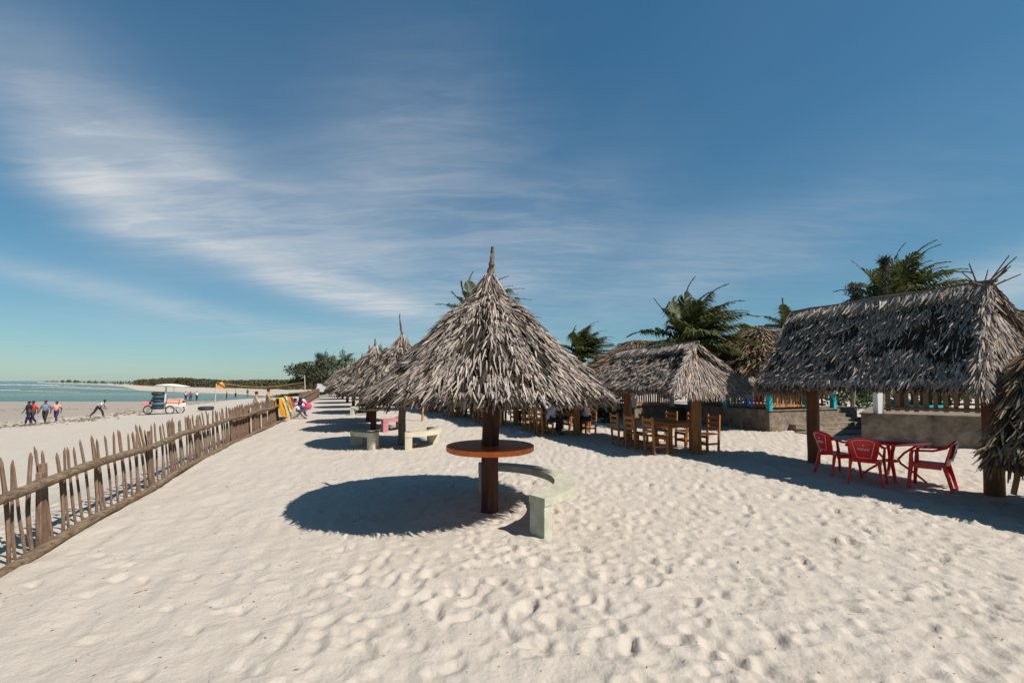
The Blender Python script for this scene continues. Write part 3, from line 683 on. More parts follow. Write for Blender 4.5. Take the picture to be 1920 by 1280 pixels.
# ------------------------------------------------------------------ two-post thatched shelters
def shelter(label, loc, ridge, eave, hw, L, n, rng, mpost, rz=BEACH_RZ, group='two-post thatched shelters', sticks=False, leaves=0, big=1.0, over=0.6, hip=True, post_r=0.125, mth=None):
    mth = mth or M_THATCH
    t = thing('thatched_shelter', label, 'shelter', (loc[0], loc[1], 0), rz, group)
    for y in (0, L):
        auto_smooth(MB().tube([(0.01 * math.sin(i * 2), y + .01 * math.cos(i), -0.15 + (ridge - .1) * i / 8) for i in range(9)], [post_r * (1.03 - .06 * i / 8) for i in range(9)], 14, jit=.03).build('post', mpost, t), 50)
        MB().bar((-hw + .1, y, eave + .02), (hw - .1, y, eave + .02), 0.09, 0.09).build('tie_beam', M_WOOD_D, t)
    for sx_ in (-1, 1):
        MB().bar((sx_ * (hw - .12), -over + .1, eave + .075), (sx_ * (hw - .12), L + over - .1, eave + .075), 0.08, 0.08).build('eave_beam', M_RAW, t)
        for k in range(5):
            y = L * k / 4; MB().tube([(0, y + .02, ridge - .08), (sx_ * (hw - .05), y + .02, eave + .05)], .026, 6).build('rafter', M_RAW, t)
    r0, r1 = -0.05, L + 0.35                                      # ridge ends
    A, B = (0, r0, ridge), (0, r1, ridge)
    parts = []; under = []
    for sx_ in (-1, 1):
        D, Cc = (sx_ * hw, -over, eave), (sx_ * hw, L + over, eave)
        nn = Vector((sx_ * (ridge - eave), 0, hw)).normalized() * 0.06
        b = MB(); top_ = [Vector(p) for p in (A, B, Cc, D)]; bot = [p - nn for p in top_]
        b.add(top_ + bot, [(0, 1, 2, 3), (7, 6, 5, 4), (0, 4, 5, 1), (1, 5, 6, 2), (2, 6, 7, 3), (3, 7, 4, 0)])
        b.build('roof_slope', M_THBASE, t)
        P, T, Nn = quad_samples(A, B, D, Cc, n, rng)
        tufts = 0.5 + vnoise(P[:, 1] * 2.6 + 9 * sx_, P[:, 2] * 3.6 + 5, 40) * .7 + vnoise(P[:, 1] * 8 + 3 * sx_, P[:, 2] * 10 + 2, 41) * .8          # ragged rows of tufts
        under.append(blade_arrays(P[::2], T[::2], Nn[::2], rng, L=(0.15 * big, 0.3 * big), Wd=(0.02 * big, 0.04 * big), lift=(3, 6), roll=30, yaw=14, raise_=0.0))
        keep = tufts + rng.normal(0, .12, len(P)) > 0.50; P, T, Nn = P[keep], T[keep], Nn[keep]
        parts.append(blade_arrays(P, T, Nn, rng, L=(0.10 * big, 0.21 * big), Wd=(0.015 * big, 0.030 * big), lift=(12, 9), roll=32, yaw=11))
        ne = n // 7; u = rng.random(ne)[:, None]; Pe = np.array(D) * (1 - u) + np.array(Cc) * u + rng.normal(0, .02, (ne, 3))
        parts.append(blade_arrays(Pe, np.repeat(np.array([[sx_ * .45, 0, -1.]]), ne, 0), np.repeat(np.array([[sx_ * 1., 0, .45]]), ne, 0), rng, L=(.08 * big, .2 * big), Wd=(.025 * big, .045 * big), lift=(0, 14), yaw=25, roll=30))
    for end, yr, ye in ((-1, r0, -over), (1, r1, L + over)):       # hipped ends under a small open gablet
        gz = ridge - 0.30 * (ridge - eave); yg = yr + end * 0.06
        hx = hw * 0.30; E, Fp = (-hx, yg, gz), (hx, yg, gz); G, H = (-hw - .02, ye - .02 * -end, eave - .03), (hw + .02, ye, eave - .03)
        nn = Vector((0, end * (gz - eave), abs(ye - yg))).normalized() * 0.06
        b = MB(); top_ = [Vector(p) for p in (E, Fp, H, G)]; bot = [p - nn for p in top_]
        b.add(top_ + bot, [(0, 1, 2, 3), (7, 6, 5, 4), (0, 4, 5, 1), (1, 5, 6, 2), (2, 6, 7, 3), (3, 7, 4, 0)])
        b.build('roof_hip', M_THBASE, t)
        P, T, Nn = quad_samples(E, Fp, G, H, n // 2, rng)
        parts.append(blade_arrays(P, T, np.repeat(np.array([[0, end * 1.0, .5]]), len(P), 0), rng, L=(.22 * big, .42 * big), Wd=(.016 * big, .030 * big), lift=(4, 5), roll=28, yaw=10))
        ne = n // 10; u = rng.random(ne)[:, None]; Pe = np.array(G) * (1 - u) + np.array(H) * u + rng.normal(0, .02, (ne, 3))
        parts.append(blade_arrays(Pe, np.repeat(np.array([[0, end * .3, -1.]]), ne, 0), np.repeat(np.array([[0, end * 1., .3]]), ne, 0), rng, L=(.08 * big, .2 * big), Wd=(.024 * big, .042 * big), lift=(0, 12), yaw=22, roll=30))
        for sx_ in (-1, 1):                                       # rake: long leaves along the slanting edge
            ne = n // 7; u = rng.random(ne)[:, None]; Pe = np.array((0, yr, ridge)) * (1 - u) + np.array((sx_ * hw, ye, eave)) * u + rng.normal(0, .025, (ne, 3))
            td = np.array([[sx_ * hw * .9, end * .42, -(ridge - eave)]])
            parts.append(blade_arrays(Pe, np.repeat(td, ne, 0), np.repeat(np.array([[sx_ * .6, end * .7, .6]]), ne, 0), rng, L=(.16 * big, .32 * big), Wd=(.016 * big, .032 * big), lift=(2, 7), yaw=14, roll=35, raise_=.05))
    nr = n // 5; Pr = np.stack([np.zeros(nr), rng.uniform(r0, r1, nr), np.full(nr, ridge + .035)], 1); sgn = np.where(rng.random(nr) < .5, -1.0, 1.0)
    parts.append(blade_arrays(Pr, np.stack([sgn * hw, np.zeros(nr), np.full(nr, -(ridge - eave))], 1), np.stack([sgn * (ridge - eave), np.zeros(nr), np.full(nr, hw)], 1), rng, L=(.2 * big, .4 * big), Wd=(.025 * big, .045 * big), lift=(4, 6), yaw=16, roll=30, raise_=.04))
    link('thatch', blade_mesh('thatch', np.concatenate(parts), mth), t, kind='stuff')
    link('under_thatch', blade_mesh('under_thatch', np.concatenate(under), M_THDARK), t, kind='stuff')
    if leaves:
        P, T, Nn = quad_samples(A, B, (-hw, -over, eave), (-hw, L + over, eave), leaves, rng)
        single_leaves(t, P, T, Nn, mth, rng, L=(0.17 * big, 0.29 * big), lift=(15, 9), yaw=15, roll=32)
    MB().tube([(0.02 * math.sin(i * 1.3), r0 - .12 + (r1 - r0 + .2) * i / 8, ridge + .07 + .012 * math.sin(i * 2.1)) for i in range(9)], .03, 7, jit=.12).build('ridge_pole', M_DARKMET if False else M_POST_GR, t)
    if sticks:
        r = random.Random(4)
        for k in range(13):
            s = -1 if k % 2 else 1; a = r.uniform(.15, 1.25); l = r.uniform(.25, .5)
            MB().tube([(s * -.03, r0 + r.uniform(-.1, .15), ridge - .05), (s * l * math.cos(a), r0 + r.uniform(-.4, .25), ridge + .04 + l * math.sin(a))], [.014, .008], 5).build('ridge_stick', M_SLAT_D, t)
    return t
rng = np.random.default_rng(201)
hutA = shelter('thatched shelter with orange posts over the wooden table right of the central parasol', (4.66, 11.6), 2.76, 1.70, 1.12, 3.0, 7600, rng, M_POST_OR)
rng = np.random.default_rng(202)
hutB = shelter('large steep thatched shelter at right over the red plastic table and chairs', (7.85, 7.50), 3.42, 1.84, 1.08, 3.05, 13000, rng, M_POST_BR, sticks=True, leaves=300, big=1.0, over=.36)
rng = np.random.default_rng(203)
hutF = shelter('thatched shelter directly behind the central parasol, person in white leaning on its table', (2.2, 15.6), 2.45, 1.60, 1.15, 2.8, 1200, rng, M_POST_OR, big=1.5, post_r=.11)
rng = np.random.default_rng(104)
hutC = shelter('low dark thatched shelter cut by the right edge of the picture', (7.93, 5.97), 2.25, 0.92, 0.98, 0.45, 2800, rng, M_POST_BR, leaves=250, big=1.35, over=.36, mth=M_THATCH_B)
for k, (y_, x1, z1) in enumerate(((.42, -1.0, .5), (.6, -1.1, .34), (.2, -1.03, .38))):
    MB().bar((-.75, y_ - .05, 1.3), (x1, y_, z1), .05, .035).build('loose_rafter', M_SLAT_D, hutC)
FAR = [((0.16, 19.0), 'second'), ((-1.8, 22.9), 'third'), ((-3.6, 27.0), 'fourth'), ((-5.4, 31.5), 'fifth'), ((-7.6, 37.0), 'sixth')]
for (p, w) in FAR:
    copy_thing(hutF, w + ' thatched shelter behind the central parasol, counting away from the camera', (p[0], p[1], 0), BEACH_RZ)

# ------------------------------------------------------------------ wooden chairs and tables under the shelters
def wooden_chair():
    t = thing('wooden_chair', 'x', 'chair')
    w, dp, sh, bh = 0.44, 0.44, 0.44, 0.95
    for sx_ in (-1, 1):
        MB().box((sx_ * (w / 2 - .025), dp / 2 - .03, sh / 2 - .02), (.055, .055, sh), bev=.006).build('leg', M_WOOD, t)
        MB().bar((sx_ * (w / 2 - .025), -dp / 2 + .03, -.04), (sx_ * (w / 2 - .025), -dp / 2 - .03, bh), .055, .05, (1, 0, 0), .006).build('leg', M_WOOD, t)
        MB().box((sx_ * (w / 2 - .025), 0, .2), (.03, dp - .1, .05)).build('stretcher', M_WOOD, t)
    for k in range(4): MB().box((0, -dp / 2 + .06 + k * .107, sh + .012), (w, .095, .024), bev=.004).build('seat_slat', M_WOOD, t)
    for k, z in enumerate((.58, .72, .86)): MB().box((0, -dp / 2 - .008 - .012 * k, z), (w - .06, .022, .075), bev=.004).build('back_slat', M_WOOD, t)
    MB().box((0, dp / 2 - .03, .2), (w - .06, .03, .07)).build('stretcher', M_WOOD, t); MB().box((0, dp / 2 - .028, sh - .05), (w - .06, .03, .07)).build('apron', M_WOOD, t)
    return t
def wooden_table():
    t = thing('wooden_table', 'x', 'table')
    L, w, h = 1.75, .82, .76
    for k in range(5): MB().box((-w / 2 + .082 + k * .164, 0, h - .018), (.157, L, .036), bev=.004).build('plank', M_WOOD, t)
    for sx_ in (-1, 1):
        MB().box((sx_ * (w / 2 - .08), 0, h - .085), (.03, L - .2, .09)).build('apron', M_WOOD, t)
        for sy_ in (-1, 1): MB().box((sx_ * (w / 2 - .08), sy_ * (L / 2 - .1), (h - .04) / 2 - .03), (.085, .085, h - .02), bev=.008).build('leg', M_WOOD, t)
    for sy_ in (-1, 1): MB().box((0, sy_ * (L / 2 - .1), h - .085), (w - .2, .03, .09)).build('apron', M_WOOD, t)
    return t
chair0, table0 = wooden_chair(), wooden_table()
used = {'c': False, 't': False}
def place(proto, key, loc, rz, label, group):
    if not used[key]:
        used[key] = True; proto.location = loc; proto.rotation_euler = (0, 0, rz); proto['label'] = label; proto['group'] = group; return proto
    return copy_thing(proto, label, loc, rz, group)
def local(base, lx, ly, z=0.0):
    c, s = math.cos(BEACH_RZ), math.sin(BEACH_RZ)
    return (base[0] + c * lx - s * ly, base[1] + s * lx + c * ly, z)
CH = [(-0.92, 0.42, -90, 'sea side near end'), (-0.90, 1.20, -86, 'sea side middle'), (-0.93, 1.98, -93, 'sea side far end'),
      (0.70, 0.35, 92, 'inland side near end'), (0.72, 1.15, 88, 'inland side middle'), (0.70, 1.95, 95, 'inland side far end')]
GROUPS = [((4.66, 11.6), 'under the shelter right of the central parasol', 6), ((2.2, 15.6), 'under the shelter behind the central parasol', 6)] + \
         [(p, 'under the %s shelter behind the central parasol' % w, 6 if i < 2 else 3) for i, (p, w) in enumerate(FAR[:4])]
for gi, (base, where, k) in enumerate(GROUPS):
    place(table0, 't', local(base, -0.08, 1.25), BEACH_RZ, 'varnished wooden plank table ' + where, 'wooden tables under the shelters')
    r = random.Random(gi)
    for (lx, ly, a, nm) in CH[:k]:
        place(chair0, 'c', local(base, lx + r.uniform(-.06, .06), ly + r.uniform(-.06, .06)), BEACH_RZ + R(a + r.uniform(-8, 8)),
              'varnished slatted chair at the %s, %s' % (nm, where.replace('the central parasol', 'big parasol').replace('under the ', 'under ')), 'wooden chairs under the shelters')
# chairs out in the sun beyond
for i, (px, py, lb) in enumerate(((880, 778, 'varnished slatted chair in the sun beside the third far shelter'), (828, 768, 'varnished slatted chair in the sun beside the fourth far shelter'))):
    p = on_ground(px, py); place(chair0, 'c', p, R(200 + 40 * i), lb, 'wooden chairs under the shelters')
# lone wooden poles on the sand
for (px, py, hgt, r_, lb) in ((792, 789, 1.25, .055, 'short raw wooden pole standing alone left of the central parasol post'), (741, 767, 1.3, .05, 'thin raw wooden pole standing far behind the olive table'),
                          (939, 802, 1.5, .05, 'pale raw wooden pole standing just behind the central parasol post')):
    p = on_ground(px, py); r = random.Random(px)
    o = MB().tube([(r.uniform(-.012, .012), r.uniform(-.012, .012), -.2 + (hgt + .2) * i / 6) for i in range(7)], [r_ * (1.05 - .1 * i / 6) for i in range(7)], 10, jit=.06).build('wooden_pole', M_SLAT, None, p)
    tag(o, lb, 'pole', 'lone poles on the sand')

# ------------------------------------------------------------------ red plastic table and chairs
def plastic_chair(label, loc, rz, printed):
    t = thing('plastic_chair', label, 'chair', loc, rz, 'red plastic chairs')
    w, dp, sh = .46, .44, .43
    def seat(u, v): return ((u - .5) * w * (1.0 - .08 * (1 - v)), (v - .5) * dp, sh - .018 * math.sin(u * math.pi) * math.sin(v * math.pi) + .012 * (v > .93) * -1)
    auto_smooth(MB().sheet(seat, 10, 8, .03).build('seat', M_PLASTIC, t), 50)
    MB().box((0, dp / 2 - .012, sh - .05), (w - .08, .02, .07), bev=.006).build('apron', M_PLASTIC, t)
    for sx_ in (-1, 1): MB().box((sx_ * (w / 2 - .018), 0, sh - .05), (.02, dp - .08, .06), bev=.006).build('apron', M_PLASTIC, t)
    for sx_ in (-1, 1):
        f = MB(); f.tube([(sx_ * (w / 2 + .05), dp / 2 + .03, -.02), (sx_ * (w / 2 + .03), dp / 2 + .01, .22), (sx_ * (w / 2 + .015), dp / 2 - .015, sh), (sx_ * (w / 2 + .03), dp / 2 - .02, .58), (sx_ * (w / 2 + .035), dp / 2 - .04, .645)], [.024, .028, .034, .027, .024], 8, squash=.75)
        auto_smooth(f.build('leg', M_PLASTIC, t), 50)
        b = MB(); b.tube([(sx_ * (w / 2 + .02), -dp / 2 - .09, -.02), (sx_ * (w / 2 - .01), -dp / 2 - .04, .22), (sx_ * (w / 2 - .03), -dp / 2 + .01, sh)], [.023, .028, .036], 8, squash=.75)
        auto_smooth(b.build('leg', M_PLASTIC, t), 50)
        ar = MB(); ar.tube([(sx_ * (w / 2 + .035), dp / 2 - .03, .645), (sx_ * (w / 2 + .045), .08, .655), (sx_ * (w / 2 + .035), -.1, .67), (sx_ * (w / 2 - .005), -dp / 2 - .03, .725), (sx_ * (w / 2 - .06), -dp / 2 - .085, .80)], [.026, .031, .031, .029, .026], 8, squash=.6)
        auto_smooth(ar.build('armrest', M_PLASTIC, t), 50)
    def back(u, v):
        hwid = (.15 + .075 * v + .02 * math.sin(v * 3.1)); x = (u * 2 - 1) * hwid
        top_ = .80 + .055 * (1 - (u * 2 - 1) ** 2)
        return (x, -dp / 2 + .01 - .135 * v - .045 * (1 - (u * 2 - 1) ** 2) + .02 * v * v, sh - .02 + (top_ - sh + .02) * v)
    bo = auto_smooth(MB().sheet(back, 12, 10, .022).build('backrest', M_PLASTIC, t), 50)
    # printed frame and lettering strokes on the rear of the back
    def onb(u, v):
        p = Vector(back(u, v)); q = Vector(back(u + .01, v)); q2 = Vector(back(u, v + .01)); nn = (q - p).cross(q2 - p).normalized()
        if nn.y > 0: nn = -nn
        return p + nn * .0255
    e = MB(); th = .004
    fr = [(.15, .90), (.3, .925), (.5, .93), (.7, .925), (.85, .90), (.80, .6), (.76, .22), (.5, .2), (.24, .22), (.20, .6), (.15, .90)]
    e.tube([onb(*q) for q in fr], th, 5); e.build('printed_frame', M_PRINT, bo)
    s = MB()
    s.tube([onb(.30 + .40 * q / 24, .56 + .045 * math.sin(q * 1.15) * (1 if q % 5 else 1.6)) for q in range(25)], th, 5); s.tube([onb(*q) for q in ((.47, .68), (.5, .76), (.53, .68))], th, 5)
    s.build('printed_lettering', M_PRINT, bo)
    if printed:
        def pan(u, v): return onb(.2 + .6 * u, .25 + .62 * v) - Vector((0, -.001, 0))
        MB().sheet(pan, 6, 6, .002).build('printed_panel', M_PRINT, bo)
    return t
plastic_chair('red plastic armchair at the left, nearest the dark shelter post', on_ground(1572, 889) , R(-88), False)
plastic_chair('red plastic armchair with its printed back turned to the camera', on_ground(1625, 906), R(-42), False)
plastic_chair('red plastic armchair right of the red table, white panel on its back', on_ground(1745, 914), R(40), True)
tb = thing('plastic_table', 'square red plastic table with bent legs under the steep thatched shelter', 'table', on_ground(1672, 897), R(12))
auto_smooth(MB().box((0, 0, .715), (.86, .86, .03), bev=.014).build('table_top', M_PLASTIC, tb), 40)
MB().box((0, 0, .682), (.74, .74, .034)).build('rim', M_PLASTIC, tb)
auto_smooth(MB().torus((0, 0, .34), .10, .022, 20, 8).build('ring', M_PLASTIC, tb), 60)
for k in range(4):
    a = math.pi / 4 + k * math.pi / 2; c, s = math.cos(a), math.sin(a)
    MB().tube([(.50 * c, .50 * s, -.02), (.36 * c, .36 * s, .12), (.14 * c, .14 * s, .30), (.11 * c, .11 * s, .38), (.20 * c, .20 * s, .5), (.42 * c, .42 * s, .68)], [.026, .028, .03, .03, .028, .032], 8, squash=.7).build('leg', M_PLASTIC, tb, smooth=True)

# ------------------------------------------------------------------ terraces and pavilions behind
nV = Vector((0.94, 0.34, 0)).normalized(); uV = Vector((-0.34, 0.94, 0)).normalized()
def railing(t, a, b, z0, z1, n, msl, mrail=M_SLAT, w=.09, paint=None, rnd=random.Random(2)):
    a, b = Vector(a), Vector(b); dv = (b - a); L = dv.length; dv.normalize(); up = Vector((0, 0, 1))
    MB().bar(a + up * (z0 + .05), b + up * (z0 + .05), .06, .07).build('bottom_rail', mrail, t)
    MB().bar(a + up * (z1 - .04), b + up * (z1 - .04), .06, .07).build('top_rail', mrail, t)
    sd_ = dv.cross(up) * -.045
    for k in range(n):
        p = a + dv * (L * (k + .5) / n) + sd_; m = msl
        if paint and k in paint: m = paint[k]
        zz0, zz1 = z0 - .02 + rnd.uniform(-.01, .02), z1 + rnd.uniform(.0, .08)
        MB().bar(p + up * zz0, p + up * zz1 + dv * rnd.uniform(-.015, .015), 0.022, w * rnd.uniform(.85, 1.1), (dv.x, dv.y, 0)).build('slat', m, t)
def hip_roof(t, c, ax, hx, hy, eave, top_, rdg, n, rng, m=M_THATCH_B, big=1.5):
    """hipped thatch roof, ridge of half length rdg along ax"""
    ax = Vector(ax).normalized(); ay = Vector((-ax.y, ax.x, 0)); c = Vector((c[0], c[1], 0))
    P = lambda x, y, z: tuple(c + ax * x + ay * y + Vector((0, 0, z)))
    A, B = P(-rdg, 0, top_), P(rdg, 0, top_); c1, c2, c3, c4 = P(-hx, -hy, eave), P(hx, -hy, eave), P(hx, hy, eave), P(-hx, hy, eave)
    MB().add([A, B, c1, c2, c3, c4], [(2, 3, 1, 0), (3, 4, 1), (4, 5, 0, 1), (5, 2, 0), (5, 4, 3, 2)]).build('roof', M_THBASE, t)
    parts = []
    for (a, b, d_, e) in ((A, B, c1, c2), (B, A, c3, c4), (B, B, c2, c3), (A, A, c4, c1)):
        Pq, Tq, Nq = quad_samples(a, b, d_, e, n if a != b else n * 2 // 3, rng)
        parts.append(blade_arrays(Pq, Tq, Nq, rng, L=(.22 * big, .42 * big), Wd=(.026 * big, .05 * big), lift=(7, 8), roll=30, yaw=16, raise_=.05))
        ne = n // 6; u = rng.random(ne)[:, None]; Pe = np.array(d_) * (1 - u) + np.array(e) * u
        oc = unit(Pe - np.array(c + Vector((0, 0, eave)))); oc[:, 2] = 0
        parts.append(blade_arrays(Pe, oc * .4 + np.array([0, 0, -1.]), oc + np.array([0, 0, .4]), rng, L=(.1 * big, .22 * big), Wd=(.025 * big, .045 * big), lift=(0, 12), yaw=20, roll=30))
    link('thatch', blade_mesh('thatch', np.concatenate(parts), m), t, kind='stuff')
def block(t, name, p0, ax, lx, ay, ly, z0, z1, m):
    p0, ax, ay = Vector(p0), Vector(ax), Vector(ay)
    vs = [p0, p0 + ax * lx, p0 + ax * lx + ay * ly, p0 + ay * ly]
    b = MB(); b.add([(v.x, v.y, z0) for v in vs] + [(v.x, v.y, z1) for v in vs], [(3, 2, 1, 0), (4, 5, 6, 7), (0, 1, 5, 4), (1, 2, 6, 5), (2, 3, 7, 6), (3, 0, 4, 7)])
    return b.build(name, m, t)
# pavilion with teal posts
K = Vector((9.45, 16.8, 0))
pv = thing('pavilion', 'raised thatched pavilion with teal posts and slatted railings on a concrete base', 'pavilion', (0, 0, 0), 0, 'raised pavilions')
block(pv, 'base_wall', K, nV, 3.6, uV, 4.4, -.2, .74, M_CONC)
block(pv, 'floor_edge', K - nV * .04 - uV * .04, nV, 3.68, uV, 4.48, .742, .78, M_CONC)
for p in (K + nV * .12 + uV * .1, K + nV * 2.02 + uV * .1, K + uV * 2.15 + nV * .12, K + uV * 4.25 + nV * .12, K + nV * 3.5 + uV * .1, K + nV * 3.5 + uV * 4.25):
    MB().box((p.x, p.y, 1.55), (.17, .17, 1.56), rotz(BEACH_RZ), bev=.01).build('post', M_TEAL, pv)
railing(pv, K + uV * .25 + nV * .12, K + uV * 2.05 + nV * .12, .86, 1.42, 11, M_SLAT_D, M_SLAT_D, paint={0: M_RED, 2: M_RED, 3: M_BLUE, 4: M_BLUE, 6: M_BLUE, 9: M_TEAL})  # sea side: darker slat colour carries the shade
railing(pv, K + uV * 2.27 + nV * .12, K + uV * 4.15 + nV * .12, .86, 1.42, 12, M_SLAT_D, M_SLAT_D)
railing(pv, K + nV * .24 + uV * .1, K + nV * 1.92 + uV * .1, .86, 1.40, 12, M_SLAT, M_SLAT, w=.08)
railing(pv, K + nV * 3.5 + uV * .4, K + nV * 3.5 + uV * 4.1, .86, 1.40, 16, M_RED, M_RED, w=.08)
hip_roof(pv, K + uV * 2.2 + nV * 1.8, uV, 2.65, 2.3, 2.28, 4.2, .25, 1900, np.random.default_rng(301))
# pavilion behind the middle shelter
K1 = Vector((5.6, 21.0, 0))
p1 = thing('pavilion', 'brown thatched pavilion with white posts behind the middle shelter', 'pavilion', (0, 0, 0), 0, 'raised pavilions')
block(p1, 'base_wall', K1, nV, 4.6, uV, 4.0, -.2, .62, M_CONC)
for p in (K1 + nV * .1 + uV * .1, K1 + nV * 2.2 + uV * .1, K1 + nV * 4.5 + uV * .1, K1 + nV * .1 + uV * 3.9, K1 + nV * 4.5 + uV * 3.9):
    MB().box((p.x, p.y, 1.5), (.17, .17, 1.76), rotz(BEACH_RZ), bev=.01).build('post', M_WHITE, p1)
railing(p1, K1 + nV * .22 + uV * .1, K1 + nV * 2.1 + uV * .1, .70, 1.34, 15, M_SLAT, M_SLAT, w=.075)
railing(p1, K1 + uV * .22 + nV * .1, K1 + uV * 3.8 + nV * .1, .70, 1.34, 20, M_SLAT_D, M_SLAT_D, w=.09)
hip_roof(p1, K1 + uV * 2.0 + nV * 2.2, nV, 2.9, 2.6, 2.3, 3.95, .8, 1500, np.random.default_rng(302))
# terrace at right behind the big shelter
p3 = thing('terrace', 'concrete terrace with brown slatted railing and a white post behind the red chairs', 'terrace', (0, 0, 0), 0)
ex, ey = Vector((.85, -.53, 0)).normalized(), Vector((.66, .75, 0)).normalized(); K3 = Vector((10.6, 13.9, 0))
block(p3, 'base_wall', K3, ex, 6.5, ey, 5.0, -.2, .84, M_CONC)
block(p3, 'floor_edge', K3 - ex * .04 - ey * .04, ex, 6.58, ey, 5.08, .842, .88, M_CONC)
q = K3 + ex * .42 + ey * .1
MB().box((q.x, q.y, 1.35), (.19, .19, .96), bev=.01).build('post', M_WHITE, p3)
railing(p3, K3 + ex * .55 + ey * .1, K3 + ex * 4.6 + ey * .1, .98, 1.72, 19, M_SLAT_D, M_SLAT_D, w=.11)
railing(p3, K3 + ex * .6 + ey * 4.8, K3 + ex * 6 + ey * 4.8, .98, 1.62, 22, M_SLAT_D, M_SLAT_D, w=.10)
q = K3 + ex * 5.9 + ey * .3; MB().box((q.x, q.y, 1.8), (.3, .3, 1.9), bev=.01).build('pillar', M_CREAM, p3)
hip_roof(p3, (19.3, 16.6), (1, 0, 0), 3.6, 2.7, 2.65, 4.42, 2.0, 1200, np.random.default_rng(303))
for (dx_, dy_) in ((-3.2, -2.3), (3.2, -2.3), (-3.2, 2.3), (3.2, 2.3)): MB().box((19.3 + dx_, 16.6 + dy_, 1.7), (.16, .16, 2.0)).build('post', M_WOOD_D, p3)
# steps
st = thing('concrete_steps', 'broad concrete steps between the teal pavilion and the right terrace', 'steps', (0, 0, 0), 0)
Ks = K + nV * 1.0 - uV * .55
for k in range(5):
    block(st, 'step', Ks + uV * (.38 * k - 0.1) + nV * (0.002 * k - .02), nV, 4.2, uV, .42, -.2, .1 + .14 * k, M_CONC)
block(st, 'landing', Ks + uV * 1.845 + nV * 1.1, nV, 4.6, uV, 5.0, -.2, .70, M_CONC)
block(st, 'apron_slab', Ks - uV * 1.2 - nV * .6, nV, 4.0, uV, 1.09, -.2, .05, M_CONC)
o = block(None, 'turquoise_tank', Vector((25.6, 28, 0)), Vector((1, 0, 0)), 1.1, Vector((0, 1, 0)), 3, -.1, .62, MATS['teal_paint']); tag(o, 'low turquoise pool wall beyond the terrace railing', 'pool')
# small shelter seen beyond the pavilion floor
rng = np.random.default_rng(304)
shelter('small far thatched shelter seen through the teal pavilion', (13.4, 27.5), 2.75, 1.9, 1.3, 2.6, 500, rng, M_WOOD_D, group='two-post thatched shelters', big=1.8)

# ------------------------------------------------------------------ the picket fence
fence = thing('picket_fence', 'weathered grey wooden picket fence with log rails along the left of the sand', 'fence', (FENCE[0][0], FENCE[0][1], 0))
FB = Vector((FENCE[0][0], FENCE[0][1], 0))
pl = [Vector((x, y, 0)) for x, y in FENCE]; seglen = [(b - a).length for a, b in zip(pl, pl[1:])]; TOT = sum(seglen)
def along(s):
    for a, b, l in zip(pl, pl[1:], seglen):
        if s <= l or b is pl[-1]: return a.lerp(b, s / l), (b - a).normalized()
        s -= l
r = random.Random(21)
PICK = []
for k in range(9):
    b = MB(); w = r.uniform(.014, .021); bx, by = r.uniform(-.025, .025), r.uniform(-.02, .02)
    pts = [(bx * math.sin(i / 6 * 3.1) + r.uniform(-.006, .006), by * math.sin(i / 6 * 3.1), -.12 + 1.14 * i / 6) for i in range(7)] + [(r.uniform(-.01, .01), 0, 1.075)]
    b.tube(pts, [w * r.uniform(.9, 1.12) for _ in range(6)] + [w * .92, w * .22], 6, jit=.10)
    PICK.append(b.mesh('picket', M_FENCE))
for k in range(3):                                               # split planks
    b = MB(); w = r.uniform(.10, .13)
    b.add([(-w / 2, -.016, -.12), (w / 2, -.016, -.12), (w / 2, .016, -.12), (-w / 2, .016, -.12), (-w / 2 * .9, -.016, .95), (w / 2, -.016, .98), (w / 2, .016, .98), (-w / 2 * .9, .016, .95), (r.uniform(-.03, .03), -.01, 1.05), (0, .01, 1.05)],
          [(3, 2, 1, 0), (0, 1, 5, 4), (1, 2, 6, 5), (2, 3, 7, 6), (3, 0, 4, 7), (4, 5, 8), (6, 7, 9), (5, 6, 9, 8), (7, 4, 8, 9)])
    PICK.append(b.mesh('picket', M_FENCE))
s = 0.05; nxt = 0
while s < TOT - .05:
    p, dv = along(s); side = Vector((-dv.y, dv.x, 0))            # towards the sea
    dense = s > 11.8
    me = PICK[r.randrange(9)] if (not dense or r.random() < .5) else PICK[9 + r.randrange(3)]
    if dense and r.random() < .05 and me in PICK[9:]: pass
    g = ter(p.x + side.x * .06, p.y + side.y * .06)
    o = link('picket', me, fence, p - FB + side * (.065 + r.uniform(-.012, .012)) + Vector((0, 0, g)))
    ang = math.atan2(dv.y, dv.x)
    lean = Matrix.Rotation(r.gauss(0, .025), 4, dv.cross(Vector((0, 0, 1)))) @ Matrix.Rotation(-.10 + r.gauss(0, .025), 4, dv)
    o.rotation_euler = (lean @ Matrix.Rotation(ang + (r.uniform(0, .3) if dense else r.uniform(0, 6)) * (1 if me not in PICK[9:] else 0.1), 4, 'Z')).to_euler()
    sc_ = r.uniform(.93, 1.05); o.scale = (1, 1, sc_)
    s += r.uniform(.075, .10) if dense else (r.uniform(.14, .185) if s < 7.5 else r.uniform(.12, .155))
